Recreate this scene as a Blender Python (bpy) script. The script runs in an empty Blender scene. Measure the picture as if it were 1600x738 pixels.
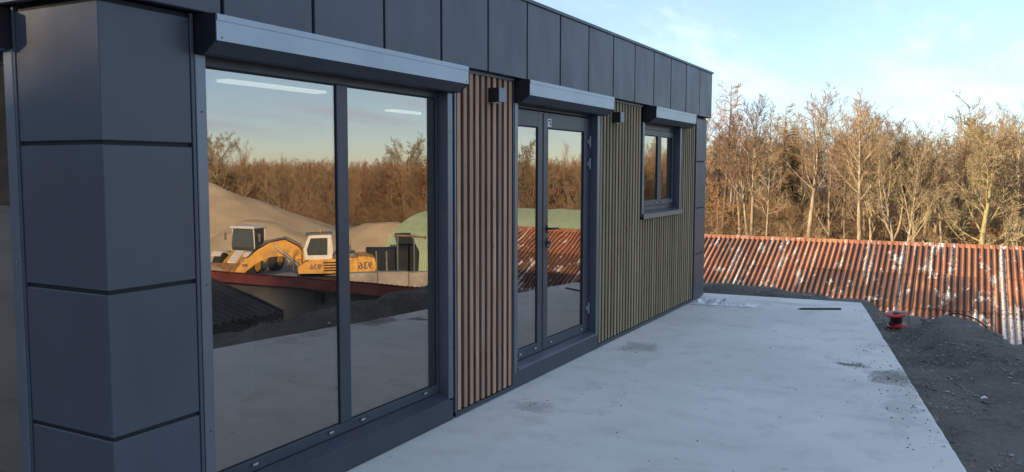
import bpy, bmesh, math, random
import numpy as np
from mathutils import Vector, Matrix, noise as mnoise
R = math.radians
rnd = random.Random(7)
S = bpy.context.scene
C = S.collection

# ------------------------------------------------------------------ camera, sky, sun, exposure
YAW, PITCH, ROLL, FPX = 0.492507, 0.0801638, 0.0022173, 1298.288
cd = bpy.data.cameras.new('camera'); cam = bpy.data.objects.new('camera', cd); C.objects.link(cam)
fwd = Vector((-math.sin(YAW)*math.cos(PITCH), math.cos(YAW)*math.cos(PITCH), -math.sin(PITCH)))
rt = Vector((math.cos(YAW), math.sin(YAW), 0)); up = rt.cross(fwd)
r2 = math.cos(ROLL)*rt + math.sin(ROLL)*up; u2 = -math.sin(ROLL)*rt + math.cos(ROLL)*up
M = Matrix((r2, u2, -fwd)).transposed().to_4x4(); M.translation = Vector((0, 0, 1.7))
cam.matrix_world = M
cd.sensor_fit = 'HORIZONTAL'; cd.sensor_width = 36; cd.lens = 36*FPX/1600
cd.clip_start = 0.05; cd.clip_end = 3000
S.camera = cam
SUN_AZ, SUN_EL = R(180+40), R(13)          # compass angle from +Y, clockwise; the sun stands behind left
w = bpy.data.worlds.new('World'); S.world = w; w.use_nodes = True
SKY_STRENGTH = 0.115
sun = bpy.data.lights.new('sun', 'SUN'); sun.energy = 4.9; sun.angle = R(0.5); sun.color = (1, 0.78, 0.52)
so = bpy.data.objects.new('sun', sun); C.objects.link(so)
sdir = Vector((math.sin(SUN_AZ)*math.cos(SUN_EL), math.cos(SUN_AZ)*math.cos(SUN_EL), math.sin(SUN_EL)))
so.rotation_euler = sdir.to_track_quat('Z', 'Y').to_euler(); so.location = (-40, -40, 40)
S.view_settings.view_transform = 'Standard'; S.view_settings.look = 'None'
S.view_settings.exposure = 1.08; S.view_settings.gamma = 1; S.view_settings.use_curve_mapping = False

class N:
    """tiny node-graph helper"""
    def __init__(s, nt): s.t = nt; s.n = nt.nodes; s.l = nt.links
    def new(s, typ, **kw):
        x = s.n.new(typ)
        for k, v in kw.items(): setattr(x, k, v)
        return x
    def put(s, sock, v):
        if hasattr(v, 'is_output') : s.l.new(v, sock)
        else:
            if isinstance(v, (tuple, list)) and len(v) == 3 and sock.type == 'RGBA': v = (*v, 1)
            sock.default_value = v
    def math(s, op, a, b=0.0, c=None):
        x = s.new('ShaderNodeMath', operation=op); s.put(x.inputs[0], a); s.put(x.inputs[1], b)
        if c is not None: s.put(x.inputs[2], c)
        return x.outputs[0]
    def mix(s, f, a, b, typ='MIX'):
        x = s.new('ShaderNodeMix', data_type='RGBA', blend_type=typ)
        s.put(x.inputs['Factor'], f); s.put(x.inputs[6], a); s.put(x.inputs[7], b); return x.outputs[2]
    def noise(s, vec, scale, detail=4, rough=0.55, dim='3D'):
        x = s.new('ShaderNodeTexNoise', noise_dimensions=dim)
        if vec is not None: s.l.new(vec, x.inputs['Vector'])
        x.inputs['Scale'].default_value = scale; x.inputs['Detail'].default_value = detail
        x.inputs['Roughness'].default_value = rough; return x.outputs['Fac']
    def ramp(s, f, a, b, lo=0.0, hi=1.0, smooth=True):
        x = s.new('ShaderNodeMapRange', interpolation_type='SMOOTHSTEP' if smooth else 'LINEAR')
        s.put(x.inputs[0], f); x.inputs[1].default_value = a; x.inputs[2].default_value = b
        x.inputs[3].default_value = lo; x.inputs[4].default_value = hi; return x.outputs[0]
    def mapping(s, vec, scale=(1, 1, 1), loc=(0, 0, 0), rot=(0, 0, 0)):
        x = s.new('ShaderNodeMapping'); s.l.new(vec, x.inputs[0])
        x.inputs['Scale'].default_value = scale; x.inputs['Location'].default_value = loc; x.inputs['Rotation'].default_value = rot
        return x.outputs[0]
    def pos(s): return s.new('ShaderNodeNewGeometry').outputs['Position']
    def obj(s): return s.new('ShaderNodeTexCoord').outputs['Object']
    def rand(s): return s.new('ShaderNodeObjectInfo').outputs['Random']
    def sep(s, v):
        x = s.new('ShaderNodeSeparateXYZ'); s.l.new(v, x.inputs[0]); return x.outputs
    def bump(s, h, strength=0.3, dist=0.01):
        x = s.new('ShaderNodeBump'); s.put(x.inputs['Height'], h)
        x.inputs['Strength'].default_value = strength; x.inputs['Distance'].default_value = dist; return x.outputs[0]

# sky: physical sky plus thin cirrus drawn on a high layer
g = N(w.node_tree)
bg = w.node_tree.nodes['Background']
sky = g.new('ShaderNodeTexSky', sky_type='NISHITA', sun_disc=False)
sky.sun_elevation = SUN_EL; sky.sun_rotation = SUN_AZ; sky.altitude = 300; sky.air_density = 0.85; sky.dust_density = 0.3; sky.ozone_density = 3.0
dirv = g.new('ShaderNodeTexCoord').outputs['Generated']
x_, y_, z_ = g.sep(dirv)
zz = g.math('ADD', g.math('MAXIMUM', z_, 0.0), 0.10)
cx = g.math('DIVIDE', x_, zz); cy = g.math('DIVIDE', y_, zz)
comb = g.new('ShaderNodeCombineXYZ'); g.put(comb.inputs[0], cx); g.put(comb.inputs[1], cy)
m1 = g.mapping(comb.outputs[0], scale=(0.55, 0.16, 1), rot=(0, 0, R(-52)), loc=(0.3, 0.1, 0))
n1 = g.noise(m1, 2.2, 7, 0.6)
m2 = g.mapping(comb.outputs[0], scale=(0.30, 0.22, 1), loc=(1.7, 0.4, 0))
n2 = g.noise(m2, 1.3, 2, 0.5)
cl = g.math('MULTIPLY', g.ramp(n1, 0.47, 0.68), g.ramp(n2, 0.44, 0.60))
up_ = g.ramp(z_, -0.02, 0.08)
cl = g.math('MULTIPLY', g.math('ADD', g.math('MULTIPLY', cl, 0.80), g.ramp(n1, 0.25, 0.75, 0.22, 0.44)), up_)
skyc = g.mix(cl, sky.outputs[0], (4.5, 5.2, 6.2))
g.l.new(skyc, bg.inputs['Color']); bg.inputs['Strength'].default_value = SKY_STRENGTH

# ------------------------------------------------------------------ materials
MT = {}
def mat(name, fn):
    m = bpy.data.materials.new(name); m.use_nodes = True
    b = m.node_tree.nodes['Principled BSDF']; fn(N(m.node_tree), b, m); MT[name] = m; return m
def simple(name, col, rough=0.6, metal=0.0, var=0.0, nscale=6, bump=0.0, spec=0.5):
    def f(g, b, m):
        n = g.noise(g.obj(), nscale, 5)
        c = g.mix(g.ramp(n, 0.3, 0.7), tuple(v*(1-var) for v in col), tuple(min(1, v*(1+var)) for v in col))
        g.l.new(c, b.inputs['Base Color']); b.inputs['Roughness'].default_value = rough; b.inputs['Metallic'].default_value = metal
        b.inputs['Specular IOR Level'].default_value = spec
        if bump: g.l.new(g.bump(n, bump, 0.01), b.inputs['Normal'])
    return mat(name, f)

def f_panel(g, b, m):
    p = g.pos(); rn = g.rand()
    n = g.noise(p, 1.6, 3); n2 = g.noise(g.mapping(p, scale=(3, 3, 1.3)), 1.5, 5); fine = g.noise(p, 260, 2)
    c = g.mix(g.ramp(n2, 0.3, 0.75), (0.052, 0.058, 0.077), (0.062, 0.069, 0.090))
    c = g.mix(g.math('MULTIPLY', rn, 0.35), c, (0.075, 0.082, 0.104))
    g.l.new(c, b.inputs['Base Color'])
    g.l.new(g.ramp(n2, 0.2, 0.8, 0.40, 0.52), b.inputs['Roughness'])
    b.inputs['Metallic'].default_value = 0.15
    h = g.math('ADD', g.math('MULTIPLY', n, 1.0), g.math('MULTIPLY', fine, 0.004))
    g.l.new(g.bump(h, 0.45, 0.02), b.inputs['Normal'])
mat('panel', f_panel)
simple('frame', (0.040, 0.047, 0.064), 0.42, 0.1, 0.10, 3)
simple('rail', (0.15, 0.168, 0.20), 0.38, 0.6, 0.08, 3)
simple('shutter', (0.25, 0.28, 0.325), 0.36, 0.75, 0.06, 2)
simple('black_plastic', (0.012, 0.013, 0.016), 0.5, 0, 0.1)
simple('gasket', (0.006, 0.006, 0.007), 0.7)
simple('backing', (0.020, 0.016, 0.013), 0.9, 0, 0.3)
simple('steel', (0.42, 0.42, 0.42), 0.35, 0.9, 0.05)
simple('lamp_face', (0.19, 0.20, 0.24), 0.45, 0.2, 0.06)
simple('white_label', (0.75, 0.75, 0.74), 0.6)
simple('ink', (0.05, 0.05, 0.06), 0.6)
simple('room_wall', (0.16, 0.155, 0.15), 0.8, 0, 0.05, 2)
simple('room_floor', (0.07, 0.065, 0.06), 0.6, 0, 0.15, 3)
simple('room_ceiling', (0.30, 0.30, 0.29), 0.8, 0, 0.03, 2)
simple('cardboard', (0.80, 0.79, 0.74), 0.8, 0, 0.1, 4)
def f_lamp(g, b, m):
    b.inputs['Base Color'].default_value = (0.9, 0.88, 0.82, 1)
    b.inputs['Emission Color'].default_value = (1, 0.93, 0.80, 1); b.inputs['Emission Strength'].default_value = 0.9
mat('lamp_glow', f_lamp)

def f_wood(c0, c1, c2):
    def f(g, b, m):
        p = g.obj(); rn = g.rand(); gp = g.pos()
        off = g.new('ShaderNodeVectorMath', operation='ADD'); g.l.new(gp, off.inputs[0])
        cb = g.new('ShaderNodeCombineXYZ'); g.put(cb.inputs[2], g.math('MULTIPLY', rn, 37.0)); g.l.new(cb.outputs[0], off.inputs[1])
        grain = g.noise(g.mapping(off.outputs[0], scale=(60, 60, 1.6)), 2.0, 6, 0.6)
        blot = g.noise(g.mapping(off.outputs[0], scale=(6, 6, 1.2)), 1.5, 3)
        knot = g.noise(g.mapping(off.outputs[0], scale=(26, 26, 9)), 1.0, 2)
        c = g.mix(g.ramp(grain, 0.3, 0.7), c0, c1)
        c = g.mix(g.math('MULTIPLY', g.ramp(blot, 0.45, 0.7), 0.55), c, c2)
        c = g.mix(g.math('MULTIPLY', g.ramp(knot, 0.70, 0.80), 0.6), c, tuple(v*0.35 for v in c0))
        hsv = g.new('ShaderNodeHueSaturation'); g.l.new(c, hsv.inputs['Color'])
        g.l.new(g.ramp(rn, 0, 1, 0.72, 1.22, False), hsv.inputs['Value'])
        g.l.new(hsv.outputs[0], b.inputs['Base Color']); b.inputs['Roughness'].default_value = 0.75
        g.l.new(g.bump(grain, 0.35, 0.004), b.inputs['Normal'])
    return f
mat('slat_brown', f_wood((0.30, 0.170, 0.106), (0.44, 0.270, 0.175), (0.46, 0.31, 0.22)))
mat('slat_olive', f_wood((0.21, 0.160, 0.085), (0.32, 0.248, 0.135), (0.35, 0.285, 0.175)))

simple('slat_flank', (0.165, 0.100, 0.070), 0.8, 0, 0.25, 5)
def f_glass(g, b, m):
    g.n.remove(b); out = g.n['Material Output']
    gl = g.new('ShaderNodeBsdfGlossy'); gl.inputs['Roughness'].default_value = 0.0; gl.inputs['Color'].default_value = (1.0, 0.87, 0.80, 1)
    tr = g.new('ShaderNodeBsdfTransparent'); tr.inputs['Color'].default_value = (0.50, 0.53, 0.52, 1)
    lw = g.new('ShaderNodeLayerWeight'); lw.inputs['Blend'].default_value = 0.5
    fac = g.math('ADD', 0.30, g.math('MULTIPLY', g.math('POWER', lw.outputs['Facing'], 4.0), 0.5))
    wv = g.noise(g.pos(), 1.7, 1)
    g.l.new(g.bump(wv, 0.5, 0.0014), gl.inputs['Normal'])
    mx = g.new('ShaderNodeMixShader'); g.l.new(fac, mx.inputs[0]); g.l.new(tr.outputs[0], mx.inputs[1]); g.l.new(gl.outputs[0], mx.inputs[2])
    # thin film of dust on the pane
    df = g.new('ShaderNodeBsdfDiffuse'); df.inputs['Color'].default_value = (0.5, 0.48, 0.44, 1)
    m2 = g.new('ShaderNodeMixShader'); dn = g.noise(g.pos(), 3.0, 5)
    g.l.new(g.ramp(dn, 0.3, 0.8, 0.004, 0.024), m2.inputs[0]); g.l.new(mx.outputs[0], m2.inputs[1]); g.l.new(df.outputs[0], m2.inputs[2])
    g.l.new(m2.outputs[0], out.inputs['Surface'])
mat('glass', f_glass)

def f_conc(g, b, m):
    p = g.pos()
    a = g.noise(p, 0.45, 5, 0.6); c_ = g.noise(p, 3.5, 6, 0.65); tw = g.noise(g.mapping(p, scale=(1.2, 7, 1), rot=(0, 0, R(12))), 1.6, 6, 0.65); fine = g.noise(p, 70, 3)
    col = g.mix(g.ramp(a, 0.35, 0.68), (0.60, 0.60, 0.565), (0.73, 0.725, 0.685))
    col = g.mix(g.math('MULTIPLY', g.ramp(c_, 0.48, 0.70), 0.45), col, (0.46, 0.455, 0.425))
    col = g.mix(g.math('MULTIPLY', g.ramp(tw, 0.54, 0.70), 0.26), col, (0.43, 0.425, 0.395))
    col = g.mix(g.math('MULTIPLY', g.ramp(fine, 0.60, 0.72), 0.25), col, (0.30, 0.30, 0.29))
    sp = g.noise(p, 14, 2); col = g.mix(g.math('MULTIPLY', g.ramp(sp, 0.70, 0.76), 0.5), col, (0.20, 0.19, 0.18))
    # earth trodden onto the slab in a few places
    X, Y, Z = g.sep(p)
    wrp = g.new('ShaderNodeTexNoise'); g.l.new(p, wrp.inputs['Vector']); wrp.inputs['Scale'].default_value = 5.0; wrp.inputs['Detail'].default_value = 5
    wx, wy, wz = g.sep(wrp.outputs['Color'])
    XW = g.math('ADD', X, g.math('MULTIPLY', g.math('SUBTRACT', wx, 0.5), 0.45)); YW = g.math('ADD', Y, g.math('MULTIPLY', g.math('SUBTRACT', wy, 0.5), 0.55))
    nz = g.noise(p, 34, 6, 0.75)
    for (px, py, rx, ry, k) in STAINS:
        dx = g.math('DIVIDE', g.math('SUBTRACT', XW, px), rx); dy = g.math('DIVIDE', g.math('SUBTRACT', YW, py), ry)
        d2 = g.math('ADD', g.math('MULTIPLY', dx, dx), g.math('MULTIPLY', dy, dy))
        d2 = g.math('ADD', d2, g.math('MULTIPLY', g.math('SUBTRACT', nz, 0.5), 3.0))
        f = g.math('MULTIPLY', g.ramp(d2, 0.0, 1.6, 1, 0), k)
        col = g.mix(f, col, (0.085, 0.075, 0.062))
    # trowel ridges and a hairline left by the screed
    for (ax, ay, bx, by, wd, k) in [(-2.75, 9.35, -1.0, 8.75, .035, .35), (-2.9, 9.9, -0.95, 9.5, .03, .28), (-2.35, 6.6, -2.1, 5.05, .022, .40), (-1.5, 6.9, 0.2, 6.1, .03, .22)]:
        L = math.hypot(bx-ax, by-ay); ux, uy = (bx-ax)/L, (by-ay)/L
        rx_ = g.math('SUBTRACT', XW, ax); ry_ = g.math('SUBTRACT', YW, ay)
        t = g.math('ADD', g.math('MULTIPLY', rx_, ux), g.math('MULTIPLY', ry_, uy)); dd = g.math('ABSOLUTE', g.math('SUBTRACT', g.math('MULTIPLY', rx_, uy), g.math('MULTIPLY', ry_, ux)))
        f = g.math('MULTIPLY', g.math('MULTIPLY', g.ramp(dd, 0.0, wd, 1, 0), g.math('MULTIPLY', g.ramp(t, 0, .3), g.ramp(t, L-.3, L, 1, 0))), g.math('MULTIPLY', g.ramp(tw, .35, .6), k))
        col = g.mix(f, col, (0.27, 0.27, 0.26))
    g.l.new(col, b.inputs['Base Color']); b.inputs['Roughness'].default_value = 0.72
    h = g.math('ADD', g.math('MULTIPLY', tw, 0.5), g.math('ADD', g.math('MULTIPLY', c_, 0.5), g.math('MULTIPLY', fine, 0.12)))
    g.l.new(g.bump(h, 0.35, 0.012), b.inputs['Normal'])
STAINS = [(-0.79, 7.72, 0.12, 0.12, 0.85), (-0.40, 7.42, 0.19, 0.24, 0.75), (-2.64, 7.53, 0.20, 0.22, 0.40), (-2.66, 5.28, 0.17, 0.12, 0.35), (-0.30, 6.6, 0.12, 0.9, 0.22), (-1.9, 10.9, 0.5, 0.12, 0.25)]
mat('concrete', f_conc)

def f_soil(g, b, m):
    p = g.pos(); a = g.noise(p, 1.3, 5, 0.6); f1 = g.noise(p, 22, 6, 0.7); f2 = g.noise(p, 75, 4, 0.7)
    col = g.mix(g.ramp(a, 0.35, 0.65), (0.115, 0.108, 0.090), (0.19, 0.18, 0.155))
    col = g.mix(g.math('MULTIPLY', g.ramp(f1, 0.42, 0.66), 0.7), col, (0.23, 0.22, 0.20))
    col = g.mix(g.math('MULTIPLY', g.ramp(f2, 0.52, 0.68), 0.65), col, (0.31, 0.30, 0.28))
    g.l.new(col, b.inputs['Base Color']); b.inputs['Roughness'].default_value = 0.95
    g.l.new(g.bump(g.math('ADD', f1, g.math('MULTIPLY', f2, 0.6)), 1.0, 0.045), b.inputs['Normal'])
mat('soil', f_soil)
def f_stone(g, b, m):
    n = g.noise(g.pos(), 6, 2)
    g.l.new(g.mix(g.ramp(n, 0.3, 0.7), (0.13, 0.125, 0.11), (0.34, 0.33, 0.30)), b.inputs['Base Color']); b.inputs['Roughness'].default_value = 0.9
mat('stone', f_stone)
def f_ground(g, b, m):
    p = g.pos(); X, Y, Z = g.sep(p)
    a = g.noise(p, 0.12, 5, 0.6); f1 = g.noise(p, 2.2, 6, 0.7)
    yard = g.mix(g.ramp(a, 0.35, 0.65), (0.24, 0.225, 0.20), (0.33, 0.31, 0.27))
    litter = g.mix(g.ramp(f1, 0.35, 0.65), (0.085, 0.050, 0.028), (0.17, 0.105, 0.058))
    fm = g.ramp(g.math('ADD', g.math('SUBTRACT', Y, g.math('MULTIPLY', g.math('MAXIMUM', X, 0.0), 0.55)), g.math('MULTIPLY', a, 10.0)), 53, 58)
    col = g.mix(fm, yard, litter)
    col = g.mix(g.math('MULTIPLY', g.ramp(f1, 0.5, 0.7), 0.4), col, (0.12, 0.11, 0.09))
    g.l.new(col, b.inputs['Base Color']); b.inputs['Roughness'].default_value = 0.95
    g.l.new(g.bump(f1, 0.6, 0.08), b.inputs['Normal'])
mat('ground', f_ground)
simple('litter', (0.12, 0.085, 0.05), 0.95, 0, 0.3, 0.4, 0.4)
def f_sand(g, b, m):
    p = g.pos(); a = g.noise(p, 0.35, 5); f1 = g.noise(p, 5, 6, 0.7)
    col = g.mix(g.ramp(a, 0.3, 0.7), (0.46, 0.37, 0.225), (0.58, 0.475, 0.30))
    col = g.mix(g.math('MULTIPLY', g.ramp(f1, 0.5, 0.7), 0.3), col, (0.27, 0.225, 0.16))
    g.l.new(col, b.inputs['Base Color']); b.inputs['Roughness'].default_value = 0.95
    g.l.new(g.bump(f1, 0.5, 0.1), b.inputs['Normal'])
mat('sand', f_sand)

def f_sheet(g, b, m):
    """weathered red-painted fibre-cement sheet: lichen, flaking paint, grime and painted shade in the valleys"""
    p = g.pos(); X, Y, Z = g.sep(p); rn = g.rand()
    stripe = g.noise(g.mapping(p, scale=(5.6, 0.22, 0.22)), 1.0, 2, 0.5)
    big = g.noise(g.mapping(p, scale=(1, 0.8, 0.8)), 0.55, 4, 0.6)
    patch = g.noise(g.mapping(p, scale=(2.0, 1.0, 1.0)), 1.25, 6, 0.68)
    fine = g.noise(p, 16, 4, 0.65)
    col = g.mix(g.ramp(stripe, 0.35, 0.65), (0.40, 0.135, 0.058), (0.58, 0.245, 0.110))
    col = g.mix(g.math('MULTIPLY', g.ramp(rn, 0.2, 1.0), 0.5), col, (0.27, 0.105, 0.06))
    col = g.mix(g.math('MULTIPLY', g.ramp(fine, 0.45, 0.7), 0.35), col, (0.27, 0.10, 0.055))
    # grime in the valleys, with shade painted in to deepen the corrugation
    ox, oy, oz = g.sep(g.obj())
    val = g.ramp(oz, -0.020, 0.024, 1, 0)
    dirt_shade = g.math('MULTIPLY', val, g.ramp(big, 0.25, 0.6, 0.80, 1.0))
    row = g.new('ShaderNodeAttribute', attribute_type='OBJECT', attribute_name='row').outputs['Fac']
    moss = g.math('MULTIPLY', g.ramp(row, 0.0, 1.2, 0.35, 1.0), g.ramp(big, 0.36, 0.60))
    dirt_shade = g.math('MINIMUM', g.math('ADD', dirt_shade, g.math('MULTIPLY', moss, 0.80)), 0.95)
    col = g.mix(dirt_shade, col, (0.050, 0.032, 0.026))
    # bare pale cement where the paint has come off
    fl = g.math('ADD', g.math('MULTIPLY', g.ramp(stripe, 0.57, 0.64), 0.62), g.math('MULTIPLY', g.ramp(patch, 0.535, 0.625), 0.78))
    fl = g.math('MULTIPLY', fl, g.ramp(fine, 0.32, 0.55))
    fl = g.ramp(g.math('ADD', g.math('ADD', fl, g.math('MULTIPLY', g.ramp(row, 1.2, 2.0), 0.24)), g.ramp(X, -5.0, 4.0, -0.03, 0.10)), 0.42, 0.68)
    fl = g.math('MULTIPLY', fl, g.ramp(val, 0.2, 1.0, 1.0, 0.35))
    col = g.mix(fl, col, (0.62, 0.58, 0.52))
    g.l.new(col, b.inputs['Base Color']); b.inputs['Roughness'].default_value = 0.9
    g.l.new(g.bump(g.math('ADD', patch, fine), 0.4, 0.02), b.inputs['Normal'])
mat('roof_sheet', f_sheet)
simple('shed_wall', (0.20, 0.17, 0.15), 0.9, 0, 0.3, 2, 0.3)
simple('green_sheet', (0.30, 0.40, 0.25), 0.55, 0.0, 0.10, 0.6)
simple('dark_sheet', (0.060, 0.052, 0.050), 0.7, 0.1, 0.25, 1.5)
simple('red_sheet', (0.30, 0.075, 0.055), 0.7, 0.0, 0.25, 1.2)
simple('grey_render', (0.15, 0.15, 0.14), 0.9, 0, 0.15, 1.0)
simple('hall_clad', (0.36, 0.35, 0.33), 0.6, 0.0, 0.06, 0.5)
simple('old_concrete', (0.30, 0.28, 0.24), 0.9, 0, 0.2, 1.5, 0.3)
def f_my(g, b, m):
    p = g.obj(); n = g.noise(p, 1.6, 6, .7); n2 = g.noise(p, 7, 5, .7); Z = g.sep(p)[2]
    c = g.mix(g.ramp(n2, .3, .7), (0.50, 0.25, 0.022), (0.66, 0.35, 0.035))
    c = g.mix(g.math('MULTIPLY', g.ramp(n, .48, .66), .65), c, (0.24, 0.17, 0.10))
    c = g.mix(g.math('MULTIPLY', g.ramp(n2, .62, .70), .8), c, (0.10, 0.06, 0.035))
    g.l.new(c, b.inputs['Base Color']); g.l.new(g.ramp(n, .3, .7, .4, .75), b.inputs['Roughness'])
mat('machine_yellow', f_my)
simple('machine_white', (0.62, 0.60, 0.54), 0.5, 0, 0.08, 2)
simple('machine_grey', (0.13, 0.13, 0.125), 0.6, 0.1, 0.2, 3)
simple('rubber', (0.025, 0.024, 0.022), 0.85, 0, 0.2)
simple('dark_paint', (0.018, 0.024, 0.028), 0.8, 0, 0.2, 2, 0, 0.2)
simple('rust_steel', (0.22, 0.13, 0.075), 0.8, 0.2, 0.3, 4)
simple('red_paint', (0.48, 0.025, 0.018), 0.42, 0, 0.15, 8)
simple('film', (0.72, 0.73, 0.76), 0.35, 0, 0.04, 6)
def f_cabglass(g, b, m):
    b.inputs['Base Color'].default_value = (0.06, 0.075, 0.07, 1); b.inputs['Roughness'].default_value = 0.08; b.inputs['Specular IOR Level'].default_value = 0.9
mat('cab_glass', f_cabglass)

def f_bark(c0, c1):
    def f(g, b, m):
        p = g.obj(); rn = g.rand(); n = g.noise(g.mapping(p, scale=(4, 4, 0.8)), 2.0, 4)
        c = g.mix(g.ramp(n, 0.35, 0.65), c0, c1)
        hsv = g.new('ShaderNodeHueSaturation'); g.l.new(c, hsv.inputs['Color'])
        g.l.new(g.ramp(rn, 0, 1, 0.70, 1.2, False), hsv.inputs['Value'])
        g.l.new(hsv.outputs[0], b.inputs['Base Color']); b.inputs['Roughness'].default_value = 0.9
        b.inputs['Specular IOR Level'].default_value = 0.15
    return f
mat('bark_pale', f_bark((0.20, 0.155, 0.10), (0.40, 0.32, 0.215)))
mat('bark_moss', f_bark((0.19, 0.160, 0.080), (0.36, 0.305, 0.150)))
mat('bark_brown', f_bark((0.10, 0.070, 0.046), (0.20, 0.140, 0.090)))
mat('twig_tan', f_bark((0.235, 0.158, 0.085), (0.33, 0.232, 0.132)))
mat('twig_red', f_bark((0.25, 0.155, 0.100), (0.33, 0.215, 0.142)))
mat('twig_olive', f_bark((0.24, 0.190, 0.105), (0.34, 0.275, 0.160)))
mat('needle_dark', f_bark((0.028, 0.042, 0.020), (0.055, 0.070, 0.030)))
mat('needle_gold', f_bark((0.26, 0.135, 0.055), (0.34, 0.19, 0.085)))

# ------------------------------------------------------------------ mesh helpers
WORLD = {}
class MB:
    def __init__(s): s.v = []; s.f = []
    def add(s, vs, fs):
        o = len(s.v); s.v += [tuple(v) for v in vs]; s.f += [tuple(i+o for i in f) for f in fs]; return s
    def box(s, a, b, ch=0.0):
        (x0, y0, z0), (x1, y1, z1) = [tuple(min(p, q) for p, q in zip(a, b)), tuple(max(p, q) for p, q in zip(a, b))]
        if ch <= 0:
            return s.add([(x0,y0,z0),(x1,y0,z0),(x1,y1,z0),(x0,y1,z0),(x0,y0,z1),(x1,y0,z1),(x1,y1,z1),(x0,y1,z1)],
                         [(0,3,2,1),(4,5,6,7),(0,1,5,4),(1,2,6,5),(2,3,7,6),(3,0,4,7)])
        bm = bmesh.new(); bmesh.ops.create_cube(bm, size=1)
        for v in bm.verts: v.co = Vector(((x0+x1)/2+v.co.x*(x1-x0), (y0+y1)/2+v.co.y*(y1-y0), (z0+z1)/2+v.co.z*(z1-z0)))
        bmesh.ops.bevel(bm, geom=list(bm.edges), offset=min(ch, .45*min(x1-x0, y1-y0, z1-z0)), segments=1, affect='EDGES', profile=.5)
        bm.verts.index_update()
        s.add([v.co[:] for v in bm.verts], [[v.index for v in f.verts] for f in bm.faces]); bm.free(); return s
    def prism(s, poly, axis, a, b):
        """extrude a 2-D outline along an axis: 'x' -> (y,z), 'y' -> (x,z), 'z' -> (x,y)"""
        n = len(poly)
        mk = {'x': lambda p, t: (t, p[0], p[1]), 'y': lambda p, t: (p[0], t, p[1]), 'z': lambda p, t: (p[0], p[1], t)}[axis]
        vs = [mk(p, a) for p in poly] + [mk(p, b) for p in poly]
        return s.add(vs, [tuple(range(n))[::-1], tuple(range(n, 2*n))] + [(i, (i+1) % n, n+(i+1) % n, n+i) for i in range(n)])
    def tube(s, pts, rad, sides=8, caps=True):
        pts = [Vector(p) for p in pts]; n = len(pts); rs = rad if isinstance(rad, (list, tuple)) else [rad]*n
        o = len(s.v); ref = None
        for i, p in enumerate(pts):
            t = (pts[min(i+1, n-1)] - pts[max(i-1, 0)]).normalized()
            if ref is None: ref = t.orthogonal().normalized()
            ref = (ref - t*ref.dot(t)).normalized(); bi = t.cross(ref)
            for k in range(sides):
                a = 2*math.pi*k/sides; s.v.append(tuple(p + (ref*math.cos(a) + bi*math.sin(a))*rs[i]))
        for i in range(n-1):
            for k in range(sides):
                s.f.append((o+i*sides+k, o+i*sides+(k+1) % sides, o+(i+1)*sides+(k+1) % sides, o+(i+1)*sides+k))
        if caps: s.f.append(tuple(o+k for k in range(sides))[::-1]); s.f.append(tuple(o+(n-1)*sides+k for k in range(sides)))
        return s
    def cyl(s, a, b, r, sides=20): return s.tube([a, b], r, sides)
    def mesh(s, name, m, smooth=False, loc=(0, 0, 0)):
        me = bpy.data.meshes.new(name); l = loc
        me.from_pydata([(v[0]-l[0], v[1]-l[1], v[2]-l[2]) for v in s.v] if any(l) else s.v, [], s.f)
        bm = bmesh.new(); bm.from_mesh(me); bmesh.ops.recalc_face_normals(bm, faces=bm.faces); bm.to_mesh(me); bm.free()
        me.materials.append(MT[m])
        if smooth:
            me.polygons.foreach_set('use_smooth', [True]*len(me.polygons))
            me.set_sharp_from_angle(angle=R(40))
        me.update(); return me
def link(name, data, loc=(0, 0, 0), parent=None, local=False):
    o = bpy.data.objects.new(name, data); C.objects.link(o)
    if parent is not None:
        o.parent = parent
        o.location = Vector(loc) if local else Vector(loc) - WORLD[parent.name]
    else: o.location = loc
    WORLD[o.name] = Vector(loc); return o
def empty(name, loc): return link(name, None, loc)
def part(name, mb, m, parent, smooth=False, at=None):
    """a mesh given in world coordinates, as child of parent"""
    if at is None:
        xs = np.array(mb.v); at = tuple((xs.min(0)+xs.max(0))/2); at = (at[0], at[1], float(xs[:, 2].min()))
    return link(name, mb.mesh(name, m, smooth, at), at, parent)
def lpart(name, mb, m, parent, smooth=False):
    """a mesh given in the parent's own coordinates"""
    o = bpy.data.objects.new(name, mb.mesh(name, m, smooth)); C.objects.link(o); o.parent = parent; WORLD[o.name] = Vector(); return o
def tag(o, label=None, cat=None, group=None, kind=None):
    for k, v in (('label', label), ('category', cat), ('group', group), ('kind', kind)):
        if v: o[k] = v
    return o
def B(a, b, ch=0.0): return MB().box(a, b, ch)

# ------------------------------------------------------------------ ground, bank, slab
CTRL = []
def edge(y): return 1.08 - 0.185*y                       # free edge of the slab
for y in np.arange(-4, 11.6, 0.5): CTRL += [(edge(y)-0.25, y, -0.16), (edge(y)+0.02, y, -0.10 if y < 9.5 else -0.13)]
for (x, y, z) in [(0.0, 10.0, .13), (0.16, 9.5, .10), (.3, 9.0, .06), (.56, 8.4, .0), (.72, 7.8, -.05), (.85, 7.2, -.10), (1.0, 6.4, -.15), (1.2, 5.5, -.20), (1.4, 4.5, -.24), (1.65, 3.5, -.3), (1.9, 2, -.3), (2.2, 0, -.3), (2.6, -3, -.3),
                  (-.35, 10.4, -.05), (-.62, 10.5, -.06), (-.15, 10.75, -.1), (.3, 10.4, -.05)]:
    CTRL.append((x, y, z))
    for k, dz in ((0.7, .30), (1.5, .85), (2.6, 1.6), (4.2, 2.7), (6, 3.5), (8, 3.9)): CTRL.append((x+k, y+k*0.35, z-dz))
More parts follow.
